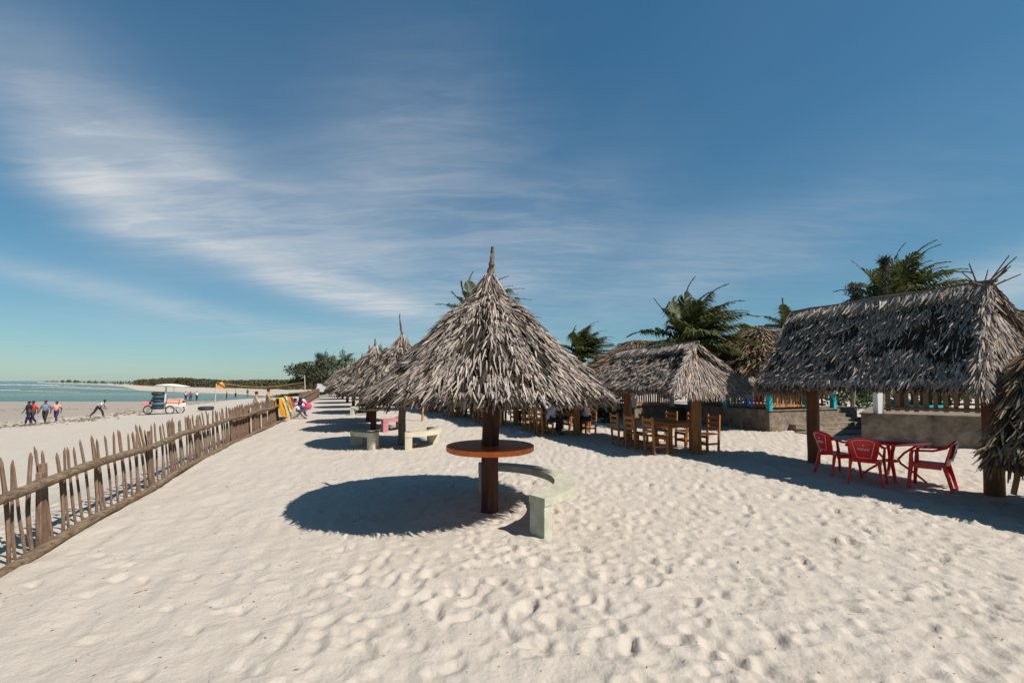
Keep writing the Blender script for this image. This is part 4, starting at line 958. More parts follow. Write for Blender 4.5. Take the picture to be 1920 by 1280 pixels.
# posts: two or three planks side by side
sp = 0.4; posts = []
for y_ in (2.3, 5.16, 8.05, 10.8, 13.6, 16.4, 19.0):
    q = min(np.linspace(0, TOT, 600), key=lambda v: abs(along(v)[0].y - y_)); p, dv = along(q); side = Vector((-dv.y, dv.x, 0)); ang = math.atan2(dv.y, dv.x)
    for k in range(2):
        b = MB(); w = (.11, .09)[k]; hgt = r.uniform(.80, .9) + (0.1 if k else 0)
        b.box((0, 0, hgt / 2 - .1), (w, .05, hgt + .2), bev=.008)
        o = b.build('post', M_FENCE, fence, p - FB + dv * (.105 * k - .05) + side * (.028 + .012 * k) + Vector((0, 0, ter(p.x, p.y))))
        o.rotation_euler = (Matrix.Rotation(-.07 + r.gauss(0, .012), 4, dv) @ Matrix.Rotation(ang, 4, 'Z')).to_euler()
# rails: round logs end to end
def rail(z, rad, cuts, off, m):
    for a, b in zip(cuts, cuts[1:]):
        k = max(6, int((b - a) / .22)); pts, rd = [], []
        for i in range(k + 1):
            sv = a - .06 + (b - a + .12) * i / k; p, dv = along(min(max(sv, 0.0), TOT)); side = Vector((-dv.y, dv.x, 0))
            zz_ = z + .02 * math.sin(sv * 1.7 + z * 9) + r.uniform(-.006, .006)
            pts.append(p - FB - side * (off - (-.085 + .0) * 0) + Vector((0, 0, zz_ + ter(p.x, p.y)))); rd.append(rad * (1.06 - .16 * i / k) * r.uniform(.95, 1.05))
        o = MB().tube(pts, rd, 11, jit=.07, rnd=r).build('rail', m, fence); auto_smooth(o, 60)
rail(.76, .052, [0, 3.1, 6.9, 10.4, 13.6, 16.5, TOT], .045, M_LOG)
rail(.05, .055, [0, 2.9, 6.2, 9.8, 13.2, 16.4, TOT], .05, M_LOG)
for sv in (14.6, 16.1):
    p, dv = along(sv); side = Vector((-dv.y, dv.x, 0)); ang = math.atan2(dv.y, dv.x)
    o = MB().box((0, 0, .46), (.10, .02, .96), bev=.005).build('pale_plank', M_PALEWOOD, fence, p - FB - side * .005); o.rotation_euler = (-.05, 0, ang)
# a farther stretch of fence
f2 = thing('picket_fence', 'farther stretch of brown palisade fence beyond the draped cloths', 'fence', (-13.3, 28.5, 0))
a, b = Vector((-13.3, 28.5, 0)), Vector((-24.5, 58.0, 0)); dv = (b - a).normalized(); ang = math.atan2(dv.y, dv.x); L2 = (b - a).length; sv = 0
while sv < L2:
    p = dv * sv; o = link('picket', PICK[9 + r.randrange(3)], f2, p + Vector((0, 0, ter(a.x + p.x, a.y + p.y)))); o.rotation_euler = (r.gauss(0, .02), r.gauss(0, .02), ang); o.scale = (1.3, 1, r.uniform(.9, 1.08)); sv += .15
for z in (.25, .75): MB().tube([dv * (L2 * i / 8) + Vector((.06, -.02, z)) for i in range(9)], .05, 7, jit=.06).build('rail', M_LOG, f2)

# ------------------------------------------------------------------ palms and trees
def frond_mesh(r, L, az_, el0, wind, nleaf, lw, m, droop=1.0):
    pts = []; d_ = Vector((math.cos(az_) * math.cos(el0), math.sin(az_) * math.cos(el0), math.sin(el0))); p = Vector((0, 0, 0)); k = 14
    for i in range(k + 1):
        pts.append(p.copy()); p = p + d_ * (L / k)
        d_ = (d_ + Vector((wind[0], wind[1], 0)) * (.05 + .09 * i / k) + Vector((0, 0, -1)) * (.035 + .10 * i / k) * droop).normalized()
    b = MB(); b.tube(pts[:-1], [.022 * (1 - .8 * i / k) * L / 2.4 for i in range(k)], 4)
    vs, fs = b.v, b.f
    for i in range(nleaf):
        u = .10 + .90 * i / (nleaf - 1); x = u * k; j = min(int(x), k - 1); f = x - j; c = pts[j].lerp(pts[j + 1], f); t_ = (pts[j + 1] - pts[j]).normalized()
        sd_ = t_.cross(Vector((0, 0, 1)));
        if sd_.length < .05: sd_ = Vector((1, 0, 0))
        sd_.normalize(); up_ = sd_.cross(t_)
        ll = L * .34 * (math.sin(min(1, u * 1.15 + .12) * math.pi) ** .55 * .9 + .12) * r.uniform(.8, 1.15)
        for s_ in (-1, 1):
            dr = (sd_ * s_ * .8 + t_ * (.55 + .35 * u) + up_ * r.uniform(-.05, .25) + Vector((wind[0], wind[1], 0)) * .35).normalized()
            m1 = c + dr * ll * .5 + Vector((wind[0], wind[1], 0)) * ll * .06; d2 = (dr + Vector((wind[0] * .5, wind[1] * .5, -.8 - .4 * r.random()))).normalized(); e = m1 + d2 * ll * .5
            wv = (t_ * .8 - dr * t_.dot(dr)).normalized() * lw
            n = len(vs); vs += [tuple(c - wv * .6), tuple(c + wv * .6), tuple(m1 + wv), tuple(m1 - wv), tuple(e)]
            fs += [(n, n + 1, n + 2, n + 3), (n + 3, n + 2, n + 4)]
    return fresh_mesh('frond', vs, fs, m)
def palm(label, base, h, L, nf, seed, wind=(1, .1), nleaf=54, lw=.034, lean=(0.2, 0), group='coconut palms', trunk_r=.13, dead=3, elr=(-.2, 1.35), coco=True):
    t = thing('coconut_palm', label, 'palm tree', base, 0, group); r = random.Random(seed); k = 16
    pts = [(lean[0] * (i / k) ** 1.6 * h * .3, lean[1] * (i / k) ** 1.6 * h * .3, -.2 + (h + .2) * i / k) for i in range(k + 1)]
    auto_smooth(MB().tube(pts, [trunk_r * (1.25 - .55 * i / k) * (1 + .05 * (i % 2)) for i in range(k + 1)], 10, jit=.04, rnd=r).build('trunk', M_TRUNK, t), 60)
    c = Vector(pts[-1])
    for i in range(nf):
        a = i * 2.399 + r.uniform(-.2, .2); e = elr[0] + (elr[1] - elr[0]) * (i / nf) ** .8
        me = frond_mesh(r, L * r.uniform(.82, 1.1), a, e, wind, nleaf, lw, M_PALM, 1.0)
        link('frond', me, t, c)
    for i in range(dead):
        me = frond_mesh(r, L * .8, r.uniform(0, 6.28), -.5 - r.random() * .5, (wind[0] * .5, wind[1] * .5), nleaf // 2, lw, M_PALM_Y, 2.0); link('dry_frond', me, t, c)
    if coco:
        for i in range(7):
            a = r.uniform(0, 6.28); MB().lathe([(.02, -.11), (.08, -.07), (.10, 0), (.08, .07), (.02, .11)], 8).build('coconut', mat('coconut', (.32, .20, .06), .2, .6, 6), t, c + Vector((.17 * math.cos(a), .17 * math.sin(a), -.12 - .1 * r.random())), smooth=True)
    return t
palm('short bushy coconut palm behind the middle thatched shelter', (7.3, 18.2, 0), 3.3, 2.75, 30, 1, (.8, .1), lean=(-.1, 0), lw=.036, elr=(-.1, 1.4))
palm('coconut palm whose fronds show beside the tip of the central parasol', (-1.75, 27.0, 0), 5.35, 3.3, 28, 2, (.85, .1), lean=(-.1, 0), elr=(.35, 1.45))
palm('windswept coconut palm right of the central parasol roof', (4.2, 28.5, 0), 3.3, 2.7, 26, 3, (1.1, .1), elr=(.0, 1.4))
palm('coconut palm rising behind the ridge of the steep right shelter', (21.3, 25.0, 0), 6.0, 3.6, 32, 4, (.8, .1), lean=(0, 0), lw=.042, elr=(.1, 1.45))
palm('small coconut palm left of the steep right shelter ridge', (19.0, 31.0, 0), 5.3, 2.5, 13, 5, (.35, .1), lean=(-.05, 0), elr=(-.1, 1.1))
palm('tiny distant palm beside the second parasol roof', (-18.0, 62, 0), 5.2, 2.4, 11, 6, (.8, .1), nleaf=16, lw=.05, coco=False)
for i, (px, dd, ty, L, lb) in enumerate(((613, 88, 676, 3.4, 'leftmost tall palm of the distant grove'), (628, 92, 680, 3.6, 'second palm of the distant grove, with hanging dry fronds'), (645, 90, 672, 3.4, 'third palm of the distant grove, tallest crown'), (662, 95, 686, 3.2, 'rightmost palm of the distant grove, low behind the roofs'))):
    q = at_depth(px, ty + 8, dd); palm(lb, (q.x, q.y, ter(q.x, q.y)), q.z - ter(q.x, q.y), L, 14, 20 + i, (.7, .1), nleaf=16, lw=.06, group='palms of the distant grove', dead=6, coco=False, trunk_r=.16)
def casuarina(label, base, h, spread, seed, n=2600, leaf=.22, group='casuarina trees'):
    t = thing('casuarina_tree', label, 'tree', base, 0, group); rn = np.random.default_rng(seed); r = random.Random(seed); k = 12
    tp = [Vector((.06 * h * math.sin(i / k * 2), 0, -.2 + (h * .96 + .2) * i / k)) for i in range(k + 1)]
    MB().tube(tp, [.012 * h + .03 - (.012 * h + .015) * i / k for i in range(k + 1)], 8).build('trunk', M_TRUNK, t)
    b = MB(); C = []; D = []
    for i in range(34):
        u = r.uniform(.22, .98); p0 = Vector((.06 * h * math.sin(u * 2), 0, h * .96 * u)); a = r.uniform(0, 6.28); ln = spread * (1.15 - u) * r.uniform(.6, 1.1) + .12 * spread
        e = p0 + Vector((math.cos(a) * ln, math.sin(a) * ln, ln * r.uniform(.35, .95))); b.tube([p0, p0.lerp(e, .5) + Vector((0, 0, -.04)), e], [.02, .014, .006], 4)
        m = n // 34; q = rn.random(m) ** .7; c0 = np.array(p0)[None] * (1 - q[:, None]) + np.array(e)[None] * q[:, None] + rn.normal(0, .07 * spread + .03, (m, 3)); C.append(c0)
    b.build('branches', M_TRUNK, t)
    C = np.concatenate(C); m = len(C); dvv = unit(rn.normal(0, .5, (m, 3)) + np.array([.35, 0, .25])); wv = unit(np.cross(dvv, rn.normal(size=(m, 3)))); l = rn.uniform(.5, 1.3, m)[:, None] * leaf
    V = np.stack([C - wv * .014, C + wv * .014, C + dvv * l + wv * .010 + np.array([0, 0, -.03]), C + dvv * l - wv * .010 + np.array([0, 0, -.03])], 1).reshape(-1, 3)
    link('crown', fast_mesh('crown', V, np.arange(m * 4).reshape(m, 4), M_CASU), t); return t
casuarina('thin feathery casuarina left of the palm behind the steep shelter', (18.5, 23.0, 0), 8.5, .55, 51, 2000, .26)
casuarina('low feathery casuarina sprigs above the steep shelter ridge', (18.7, 25.2, 0), 7.5, .9, 52, 2200, .28)
q = at_depth(596, 664, 84); casuarina('tall wispy casuarina at the left of the distant grove', (q.x, q.y, 0), q.z, 2.0, 53, 4200, .6)
def leafy(name, label, cat, base, rx, ry, h, n, size, seed, m=M_BUSH, z0=0.0, trunk=False, group=None, clumps=14):
    t = thing(name, label, cat, base, 0, group); rn = np.random.default_rng(seed); r = random.Random(seed)
    if trunk:
        for k in range(3):
            a = k * 2.1; MB().tube([(0, 0, -.2), (.1 * rx * math.cos(a), .1 * ry * math.sin(a), h * .35), (.4 * rx * math.cos(a), .4 * ry * math.sin(a), h * .7)], [.04 * h, .03 * h, .01 * h], 8).build('trunk' if k == 0 else 'limb', M_TRUNK, t)
    else:
        for k in range(4):
            a = k * 1.6; MB().tube([(0, 0, -.1), (.3 * rx * math.cos(a), .3 * ry * math.sin(a), h * .5)], [.02, .01], 5).build('stem', M_TRUNK, t)
    cc = rn.normal(0, .42, (clumps, 3)); cc = np.clip(cc, -.8, .8); cr_ = rn.uniform(.25, .5, clumps); pick = rn.integers(0, clumps, n)
    dvec = unit(rn.normal(size=(n, 3))) * (rn.random(n) ** .4)[:, None]; P = cc[pick] + dvec * cr_[pick][:, None]
    P = np.stack([P[:, 0] * rx, P[:, 1] * ry, z0 + (P[:, 2] * .5 + .5) * (h - z0)], 1); P[:, 2] = np.maximum(P[:, 2], .03)
    V, Qd = leaf_quads(P, np.full(n, size), rn, aspect=2.0); link('crown' if trunk else 'foliage', fast_mesh('foliage', V, Qd, m), t); return t
q = at_depth(588, 690, 82)
leafy('broad_tree', 'broad dark tree at the left of the distant grove', 'tree', (q.x, q.y, 0), 4.2, 4.0, 5.6, 5200, .42, 61, M_CASU, .6, True)
leafy('broad_tree', 'dense low dark tree under the distant palms', 'tree', (q.x + 4.6, q.y + 4, 0), 4.5, 4.0, 4.6, 4200, .42, 62, M_BUSH, .2, True)
leafy('broad_tree', 'dark tree behind the right of the distant grove', 'tree', (q.x + 9.5, q.y + 6, 0), 4.5, 4.0, 5.0, 3500, .45, 63, M_CASU, .2, True)
for i in range(11):
    x = 15.5 + i * 2.0; lw_ = ['first', 'second', 'third', 'fourth', 'fifth', 'sixth', 'seventh', 'eighth', 'ninth', 'tenth', 'eleventh'][i]
    leafy('bush', lw_ + ' dark green bush from the left behind the terrace railing', 'bush', (x, 30 + (i % 3) * .8, 0), 1.5, 1.2, 2.0 + .4 * (i % 2), 1100, .22, 70 + i, group='bushes behind the terrace')
for i, (x, y, h) in enumerate(((3.95, 20.3, .85), (3.1, 20.9, .7))):
    leafy('bush', ('low dark bush between the shelters right of the central parasol', 'smaller low dark bush nearer the central parasol')[i], 'bush', (x, y, 0), 1.0, .6, h, 900, .16, 90 + i, group='low bushes between shelters')
for i in range(9):
    leafy('bush', ['first', 'second', 'third', 'fourth', 'fifth', 'sixth', 'seventh', 'eighth', 'ninth'][i] + ' inland bush from the left on the far side of the shelters', 'bush', (-9 + i * 3.2, 46 - i * .9, 0), 2.2, 1.6, 2.4 + .5 * (i % 3), 700, .36, 110 + i, group='inland bushes')

# ------------------------------------------------------------------ people
def person(label, loc, rz, shirt=None, trousers=None, J=None, skin=M_SKIN, shorts=False, sleeves=True, scale=1.0, group='people on the beach', hat=None):
    t = thing('person', label, 'person', loc, rz, group); t.scale = (scale,) * 3
    B = dict(pel=(0, 0, .93), waist=(0, 0, 1.08), chest=(0, .01, 1.27), neckb=(0, -.005, 1.45), head0=(0, .02, 1.545), head1=(0, .03, 1.625), head2=(0, .015, 1.69), nose=(0, .135, 1.60),
             shL=(-.17, 0, 1.40), elL=(-.24, -.02, 1.13), wrL=(-.25, .06, .89), haL=(-.25, .09, .82), shR=(.17, 0, 1.40), elR=(.24, -.02, 1.13), wrR=(.25, .06, .89), haR=(.25, .09, .82),
             hiL=(-.095, 0, .88), knL=(-.10, .03, .49), anL=(-.10, -.02, .09), toL=(-.11, .14, .03), hiR=(.095, 0, .88), knR=(.10, .03, .49), anR=(.10, -.02, .09), toR=(.11, .14, .03))
    if J: B.update(J)
    RD = dict(pel=.125, waist=.13, chest=.155, neckb=.056, head0=.062, head1=.108, head2=.085, nose=.02, sh=.075, el=.05, wr=.034, ha=.036, hi=.10, kn=.068, an=.04, to=.035)
    E = [('pel', 'waist'), ('waist', 'chest'), ('chest', 'neckb'), ('neckb', 'head0'), ('head0', 'head1'), ('head1', 'head2'), ('head1', 'nose')]
    for s_ in 'LR': E += [('chest', 'sh' + s_), ('sh' + s_, 'el' + s_), ('el' + s_, 'wr' + s_), ('wr' + s_, 'ha' + s_), ('pel', 'hi' + s_), ('hi' + s_, 'kn' + s_), ('kn' + s_, 'an' + s_), ('an' + s_, 'to' + s_)]
    def skin_mesh(name, keys, edges, extra, m, root, ends=None, fingers=False):
        V = [Vector(B[k]) for k in keys]; Ed = [(keys.index(a), keys.index(b_)) for a, b_ in edges]; rad = [RD.get(k, RD.get(k[:2], .05)) + extra for k in keys]
        if fingers:
            for s_ in 'LR':
                hnd = Vector(B['ha' + s_]); dr = (hnd - Vector(B['wr' + s_])).normalized(); sd_ = dr.cross(Vector((0, 0, 1)));
                if sd_.length < .1: sd_ = Vector((0, 1, 0))
                sd_.normalize(); hi_ = keys.index('ha' + s_)
                for q_, (o_, l_) in enumerate(((-.03, .065), (-.01, .08), (.01, .085), (.03, .07))):
                    V += [hnd + sd_ * o_ + dr * .03, hnd + sd_ * o_ * 1.1 + dr * (.03 + l_) + Vector((0, .012, 0))]; n = len(V); Ed += [(hi_, n - 2), (n - 2, n - 1)]; rad += [.011, .009]
                V += [hnd - sd_ * .045 + dr * .015]; Ed += [(hi_, len(V) - 1)]; rad += [.011]
        me = bpy.data.meshes.new(name); me.from_pydata([tuple(v) for v in V], Ed, []); me.materials.append(m)
        o = link(name, me, t); md = o.modifiers.new('skin', 'SKIN'); md.use_smooth_shade = True
        if not me.skin_vertices: me.skin_vertices.new() if hasattr(me.skin_vertices, 'new') else None
        sv = me.skin_vertices[0].data
        for i, v in enumerate(sv): v.radius = (rad[i], rad[i]); v.use_root = (i == keys.index(root))
        ss = o.modifiers.new('sub', 'SUBSURF'); ss.levels = 1; ss.render_levels = 1
        return o
    keys = list(B.keys())
    skin_mesh('body', keys, E, 0, skin, 'pel', fingers=True)
    def mid(a, b_, f): return tuple(Vector(B[a]).lerp(Vector(B[b_]), f))
    if shirt:
        for s_ in 'LR': B['sl' + s_] = mid('sh' + s_, 'el' + s_, .75); RD['sl'] = .052
        hv = Vector(B['pel']) - Vector(B['waist']); B['hem'] = tuple(Vector(B['pel']) + hv * .42); RD['hem'] = .15
        ks = ['hem', 'waist', 'chest', 'neckc'] ; B['neckc'] = mid('chest', 'neckb', .8); RD['neckc'] = .06
        es = [('hem', 'waist'), ('waist', 'chest'), ('chest', 'neckc')]
        for s_ in 'LR': ks += ['sh' + s_]; es += [('chest', 'sh' + s_)]
        if sleeves:
            for s_ in 'LR': ks += ['sl' + s_]; es += [('sh' + s_, 'sl' + s_)]
        skin_mesh('shirt', ks, es, .017, shirt, 'chest')
    if trousers:
        ks = ['pel', 'wb']; B['wb'] = mid('pel', 'waist', .95); RD['wb'] = .125; es = [('pel', 'wb')]
        for s_ in 'LR':
            B['kk' + s_] = mid('hi' + s_, 'kn' + s_, .8) if shorts else B['kn' + s_]; RD['kk'] = .085 if shorts else .064
            ks += ['hi' + s_, 'kk' + s_]; es += [('pel', 'hi' + s_), ('hi' + s_, 'kk' + s_)]
            if not shorts: B['cu' + s_] = mid('kn' + s_, 'an' + s_, .9); RD['cu'] = .05; ks += ['cu' + s_]; es += [('kk' + s_, 'cu' + s_)]
        skin_mesh('shorts' if shorts else 'trousers', ks, es, .015, trousers, 'pel')
    hc = Vector(B['head1']) + Vector((0, -.018, -.004))
    hb = MB().lathe([(.080, -.03), (.094, .01), (.095, .04), (.080, .08), (.048, .103), (.012, .11)], 12); hb.build('hair', hat or M_HAIR, t, hc, smooth=True)
    return t
STRIDE = dict(knL=(-.10, .16, .50), anL=(-.10, .22, .10), toL=(-.10, .36, .05), knR=(.10, -.05, .49), anR=(.10, -.28, .14), toR=(.10, -.18, .03), elL=(-.25, -.12, 1.15), wrL=(-.26, -.10, .9), haL=(-.26, -.08, .83), elR=(.25, .06, 1.15), wrR=(.25, .2, .95), haR=(.25, .24, .89))
def gp_(px, py): return on_ground(px, py)
person('person in black walking at far left, half hidden by the red shirt', gp_(53, 797), R(165), cloth('black', (.03, .03, .035)), cloth('navy', (.02, .02, .05)), STRIDE)
person('person in a red shirt and dark trousers walking at far left', gp_(61, 796), R(170), cloth('red', (.72, .06, .05)), cloth('navy', (.02, .02, .05)), STRIDE)
person('person in a blue-grey shirt walking on the wet beach', gp_(84, 794), R(200), cloth('bluegrey', (.16, .20, .30)), cloth('black', (.03, .03, .035)), STRIDE)
person('person in a pink and red top carrying a bag on the beach', gp_(105, 791), R(195), cloth('pink', (.60, .30, .26)), cloth('purple', (.05, .03, .09)), STRIDE, scale=.93)
LEAN = dict(STRIDE); LEAN.update(waist=(0, .10, 1.04), chest=(0, .27, 1.17), neckb=(0, .40, 1.27), head0=(0, .46, 1.34), head1=(0, .50, 1.42), head2=(0, .49, 1.49), nose=(0, .60, 1.40), shL=(-.17, .36, 1.24), shR=(.17, .36, 1.24), elL=(-.24, .30, .98), wrL=(-.2, .45, .82), haL=(-.2, .5, .78), elR=(.24, .34, .98), wrR=(.2, .5, .84), haR=(.2, .55, .8),
            knL=(-.1, .28, .52), anL=(-.1, .34, .1), toL=(-.1, .48, .05), knR=(.1, -.2, .50), anR=(.1, -.5, .18), toR=(.1, -.44, .05))
person('person in a white shirt leaning forward in mid stride on the beach', gp_(183, 783), R(-80), cloth('white', (.70, .70, .70)), cloth('black', (.03, .03, .035)), LEAN, scale=1.02)
person('bare-armed person in a white vest walking behind the fence', (-14.85, 26.5, ter(-14.85, 26.5)), R(-60), cloth('white', (.70, .70, .70)), cloth('brown', (.10, .06, .04)), STRIDE, M_SKIN_L, shorts=True, sleeves=False)
ARM = dict(STRIDE); ARM.update(elR=(.34, .12, 1.18), wrR=(.44, .30, 1.02), haR=(.47, .36, .98))
person('shirtless person in blue shorts walking behind the fence', (-14.75, 27.6, ter(-14.75, 27.6)), R(-70), None, cloth('blue', (.04, .04, .32)), ARM, M_SKIN_L, shorts=True)
SIT = dict(pel=(0, 0, .54), waist=(0, .06, .68), chest=(0, .16, .86), neckb=(0, .26, 1.0), head0=(0, .33, 1.07), head1=(0, .38, 1.14), head2=(0, .37, 1.21), nose=(0, .47, 1.10), shL=(-.17, .24, .97), shR=(.17, .24, .97), elL=(-.25, .36, .80), wrL=(-.15, .55, .82), haL=(-.1, .62, .82), elR=(.25, .36, .80), wrR=(.15, .55, .82), haR=(.1, .62, .82),
           hiL=(-.1, .04, .52), hiR=(.1, .04, .52), knL=(-.13, .42, .52), knR=(.13, .42, .52), anL=(-.13, .36, .09), anR=(.13, .36, .09), toL=(-.13, .50, .03), toR=(.13, .50, .03))
def seat_at(base, k): c = CH[k]; return local(base, c[0] * .92, c[1], 0.0), BEACH_RZ + R(c[2])
seated = [((2.2, 15.6), 0, 'person in a pale lilac shirt bent over the table right of the central post', (.50, .47, .58)), ((2.2, 15.6), 3, 'person in a white top at the inland side of the same table', (.66, .64, .64)), ((2.2, 15.6), 5, 'person in dark clothes at the far inland seat of that table', (.03, .03, .05)),
          ((-1.8, 22.9), 0, 'person in a grey shirt bent over the table left of the central post', (.32, .30, .34)), ((-1.8, 22.9), 3, 'person in white at the far table left of the central post', (.68, .67, .66)), ((0.16, 19.0), 3, 'person in dark blue at the middle far table', (.03, .05, .10))]
for base, k, lb, c in seated:
    p, rz = seat_at(base, k); person(lb, p, rz, cloth('s%d' % (c[0] * 1000 + c[2] * 10), c), cloth('black', (.03, .03, .035)), SIT, group='people seated at the tables')
for i, (px, py, c) in enumerate(((348, 749, (.6, .5, .5)), (357, 749.5, (.35, .03, .12)), (369, 749, (.7, .65, .6)), (425, 748, (.4, .05, .08)), (442, 744, (.6, .6, .6)), (464, 741, (.05, .05, .06)))):
    p = on_plane(px, py, SEA_Z + .0); person(['first', 'second', 'third', 'fourth', 'fifth', 'sixth'][i] + ' tiny bather from the left at the edge of the water', (p.x, p.y, SEA_Z - .15), R(40 * i), cloth('b%d' % i, c), cloth('black', (.03, .03, .035)), group='bathers at the water')
for i, (px, py, c) in enumerate(((620, 744, (.05, .05, .07)), (633, 745, (.65, .62, .58)), (665, 751, (.35, .1, .12)))):
    p = on_ground(px, py); person(['left', 'middle', 'right'][i] + ' small person standing in the shade of the far parasols', p, R(60 * i), cloth('f%d' % i, c), cloth('black', (.03, .03, .035)), group='people under the far parasols')
SITG = dict(SIT); SITG = {k: (v[0], v[1], v[2] - (.42 if not k.startswith(('an', 'to')) else 0.0)) for k, v in SIT.items()}; SITG.update(knL=(-.15, .38, .42), knR=(.15, .38, .42), anL=(-.13, .55, .06), anR=(.13, .55, .06), toL=(-.13, .68, .03), toR=(.13, .68, .03))
for i, (px, py, c, lb) in enumerate(((524, 771, (.5, .45, .4), 'veiled person sitting behind the yellow cloth'), (539, 769, (.06, .08, .35), 'person in blue sitting behind the draped cloths'), (548, 770, (.55, .45, .55), 'person in lilac sitting beside the draped cloths'), (567, 764, (.70, .04, .10), 'person in bright red sitting by the far fence'), (559, 768, (.04, .04, .05), 'person in black sitting by the far fence'), (590, 752, (.5, .6, .7), 'person in pale blue sitting at the far fence end'))):
    fx_p = (0.12, 0.30, 0.48, 0.80, 0.64, 1.25)[i]; p = Vector((-10.35 - 2.7 * fx_p, 21.2 + 7.4 * fx_p, 0)); p.z = ter(p.x, p.y); person(lb, p, R(-60 + 30 * i), cloth('g%d' % i, c), cloth('h%d' % i, (c[0] * .6, c[1] * .6, c[2] * .6)), SITG, group='people sitting by the fence', scale=1.05)

# ------------------------------------------------------------------ cloths hung over the fence end
def drape(name, label, p, dv, w, front, back, h, m, seed, stripe=None):
    r = random.Random(seed); ph = r.uniform(0, 6); side = Vector((-dv.y, dv.x, 0))
    def fn(u, v):
        x = (u - .5) * w * (1 + .12 * abs(v - .4)); l = (v * (front + back)) - back
        wob = .055 * math.sin(u * 19 + ph + .8 * l) * min(1, abs(l) * 2 + .15) + .04 * math.sin(u * 41 + ph * 2 - l) * min(1, abs(l) * 2)
        if l < 0: q = side * (.06 + .03 + wob * .5) + Vector((0, 0, h + l * .97))
        else: q = -side * (.07 + .12 * l * l + wob * 1.3 + .06 * l) + dv * (l * .12) + Vector((0, 0, .10 * math.sin(u * 5 + ph) * l)) + Vector((0, 0, h - l * .97 + .04 * math.sin(u * 9 + ph)))
        if abs(l) < .08: q = -side * (l * .9) + Vector((0, 0, h + .03))
        return Vector(p) + dv * x + q
    o = MB().sheet(fn, 60, 18, .008).build(name, m, None); auto_smooth(o, 60); return tag(o, label, 'cloth', 'cloths hung over the fence')
def pattern_mat(name, c1, c2, c3, sc, rot=0.0):
    m = bpy.data.materials.new(name); m.use_nodes = True; nd, lk = m.node_tree.nodes, m.node_tree.links; b = nd['Principled BSDF']; b.inputs['Roughness'].default_value = .85
    t_ = nd.new('ShaderNodeTexCoord'); mp = nd.new('ShaderNodeMapping'); mp.inputs['Rotation'].default_value = (0, rot, rot); lk.new(t_.outputs['Object'], mp.inputs[0])
    w = nd.new('ShaderNodeTexWave'); w.inputs['Scale'].default_value = sc; w.inputs['Distortion'].default_value = 1.2; lk.new(mp.outputs[0], w.inputs[0])
    cr = nd.new('ShaderNodeValToRGB'); cr.color_ramp.interpolation = 'CONSTANT'; e = cr.color_ramp.elements; e[0].color = (*c1, 1); e[1].position = .45; e[1].color = (*c2, 1); x = e.new(.78); x.color = (*c3, 1)
    lk.new(w.outputs['Fac'], cr.inputs[0]); lk.new(cr.outputs[0], b.inputs['Base Color']); return m
pe, dve = along(TOT - .2)
M_YEL = mat('yellow_print', (.46, .27, .08), .2, .85, 9, col2=(.55, .43, .25))
drape('hung_cloth', 'pale yellow printed cloth hanging over the end of the near fence', pe + dve * .1, dve, .95, .92, .45, 1.06, M_YEL, 1)
drape('hung_cloth', 'bright yellow cloth hanging on the fence left of the printed one', pe - dve * .50, dve, .35, .75, .3, 1.05, cloth('yellow', (.52, .25, .02)), 2)
drape('hung_cloth', 'green, red and white striped cloth hanging beyond the yellow one', pe + dve * .95, dve, .8, .75, .4, 1.10, pattern_mat('stripes', (.03, .28, .07), (.60, .06, .04), (.65, .52, .35), 1.3, .6), 3)
drape('hung_cloth', 'orange cloth hanging low beside the striped one', pe + dve * 1.7, dve, .7, .95, .3, 1.05, cloth('orange', (.60, .15, .045)), 4)
drape('hung_cloth', 'dark brown patterned cloth at the far end of the hung cloths', pe + dve * 2.5, dve, .8, .8, .3, 1.0, pattern_mat('browns', (.10, .04, .02), (.45, .20, .08), (.05, .03, .02), 3, 0.2), 5)
rk = thing('clothes_rack', 'rough pole rack carrying the cloths beyond the fence end', 'rack', pe)
MB().tube([(0, 0, 1.03), dve * 1.5 + Vector((0, 0, 1.08)), dve * 3.0 + Vector((0, 0, .98))], .035, 7, jit=.1).build('pole', M_LOG, rk)
for q_ in (.3, 1.5, 2.9): MB().tube([dve * q_ + Vector((0, 0, -.1)), dve * q_ + Vector((0, 0, 1.04))], .03, 7, jit=.1).build('leg', M_LOG, rk)
for i, (px, py, c, lb) in enumerate(((563, 768, (.03, .03, .04), 'black bundle on the sand beyond the hung cloths'), (576, 767, (.42, .05, .14), 'pink bag on the sand beyond the hung cloths'), (553, 771, (.05, .05, .06), 'dark bundle on the sand next to the hung cloths'))):
    p = on_ground(px, py); r = random.Random(i); b = MB().lathe([(.08, 0), (.34, .03), (.40, .18), (.33, .38), (.16, .5), (.07, .58)], 12); b.v = [(x * r.uniform(.85, 1.1), y * r.uniform(.85, 1.1), z) for x, y, z in b.v]
    o = b.build('bundle', cloth('bundle%d' % i, c), None, p, smooth=True); o.scale = (.72, .72, .8); tag(o, lb, 'bag', 'bundles by the fence')
sg = thing('sign_board', 'small white board on a post at the far end of the fence', 'sign', on_ground(603, 742)); MB().box((0, 0, 1.15), (1.5, .04, 1.1), Matrix.Rotation(.2, 3, 'Y')).build('board', M_WHITE, sg); MB().box((0, .05, .4), (.08, .05, 1.1)).build('post', M_LOG, sg)

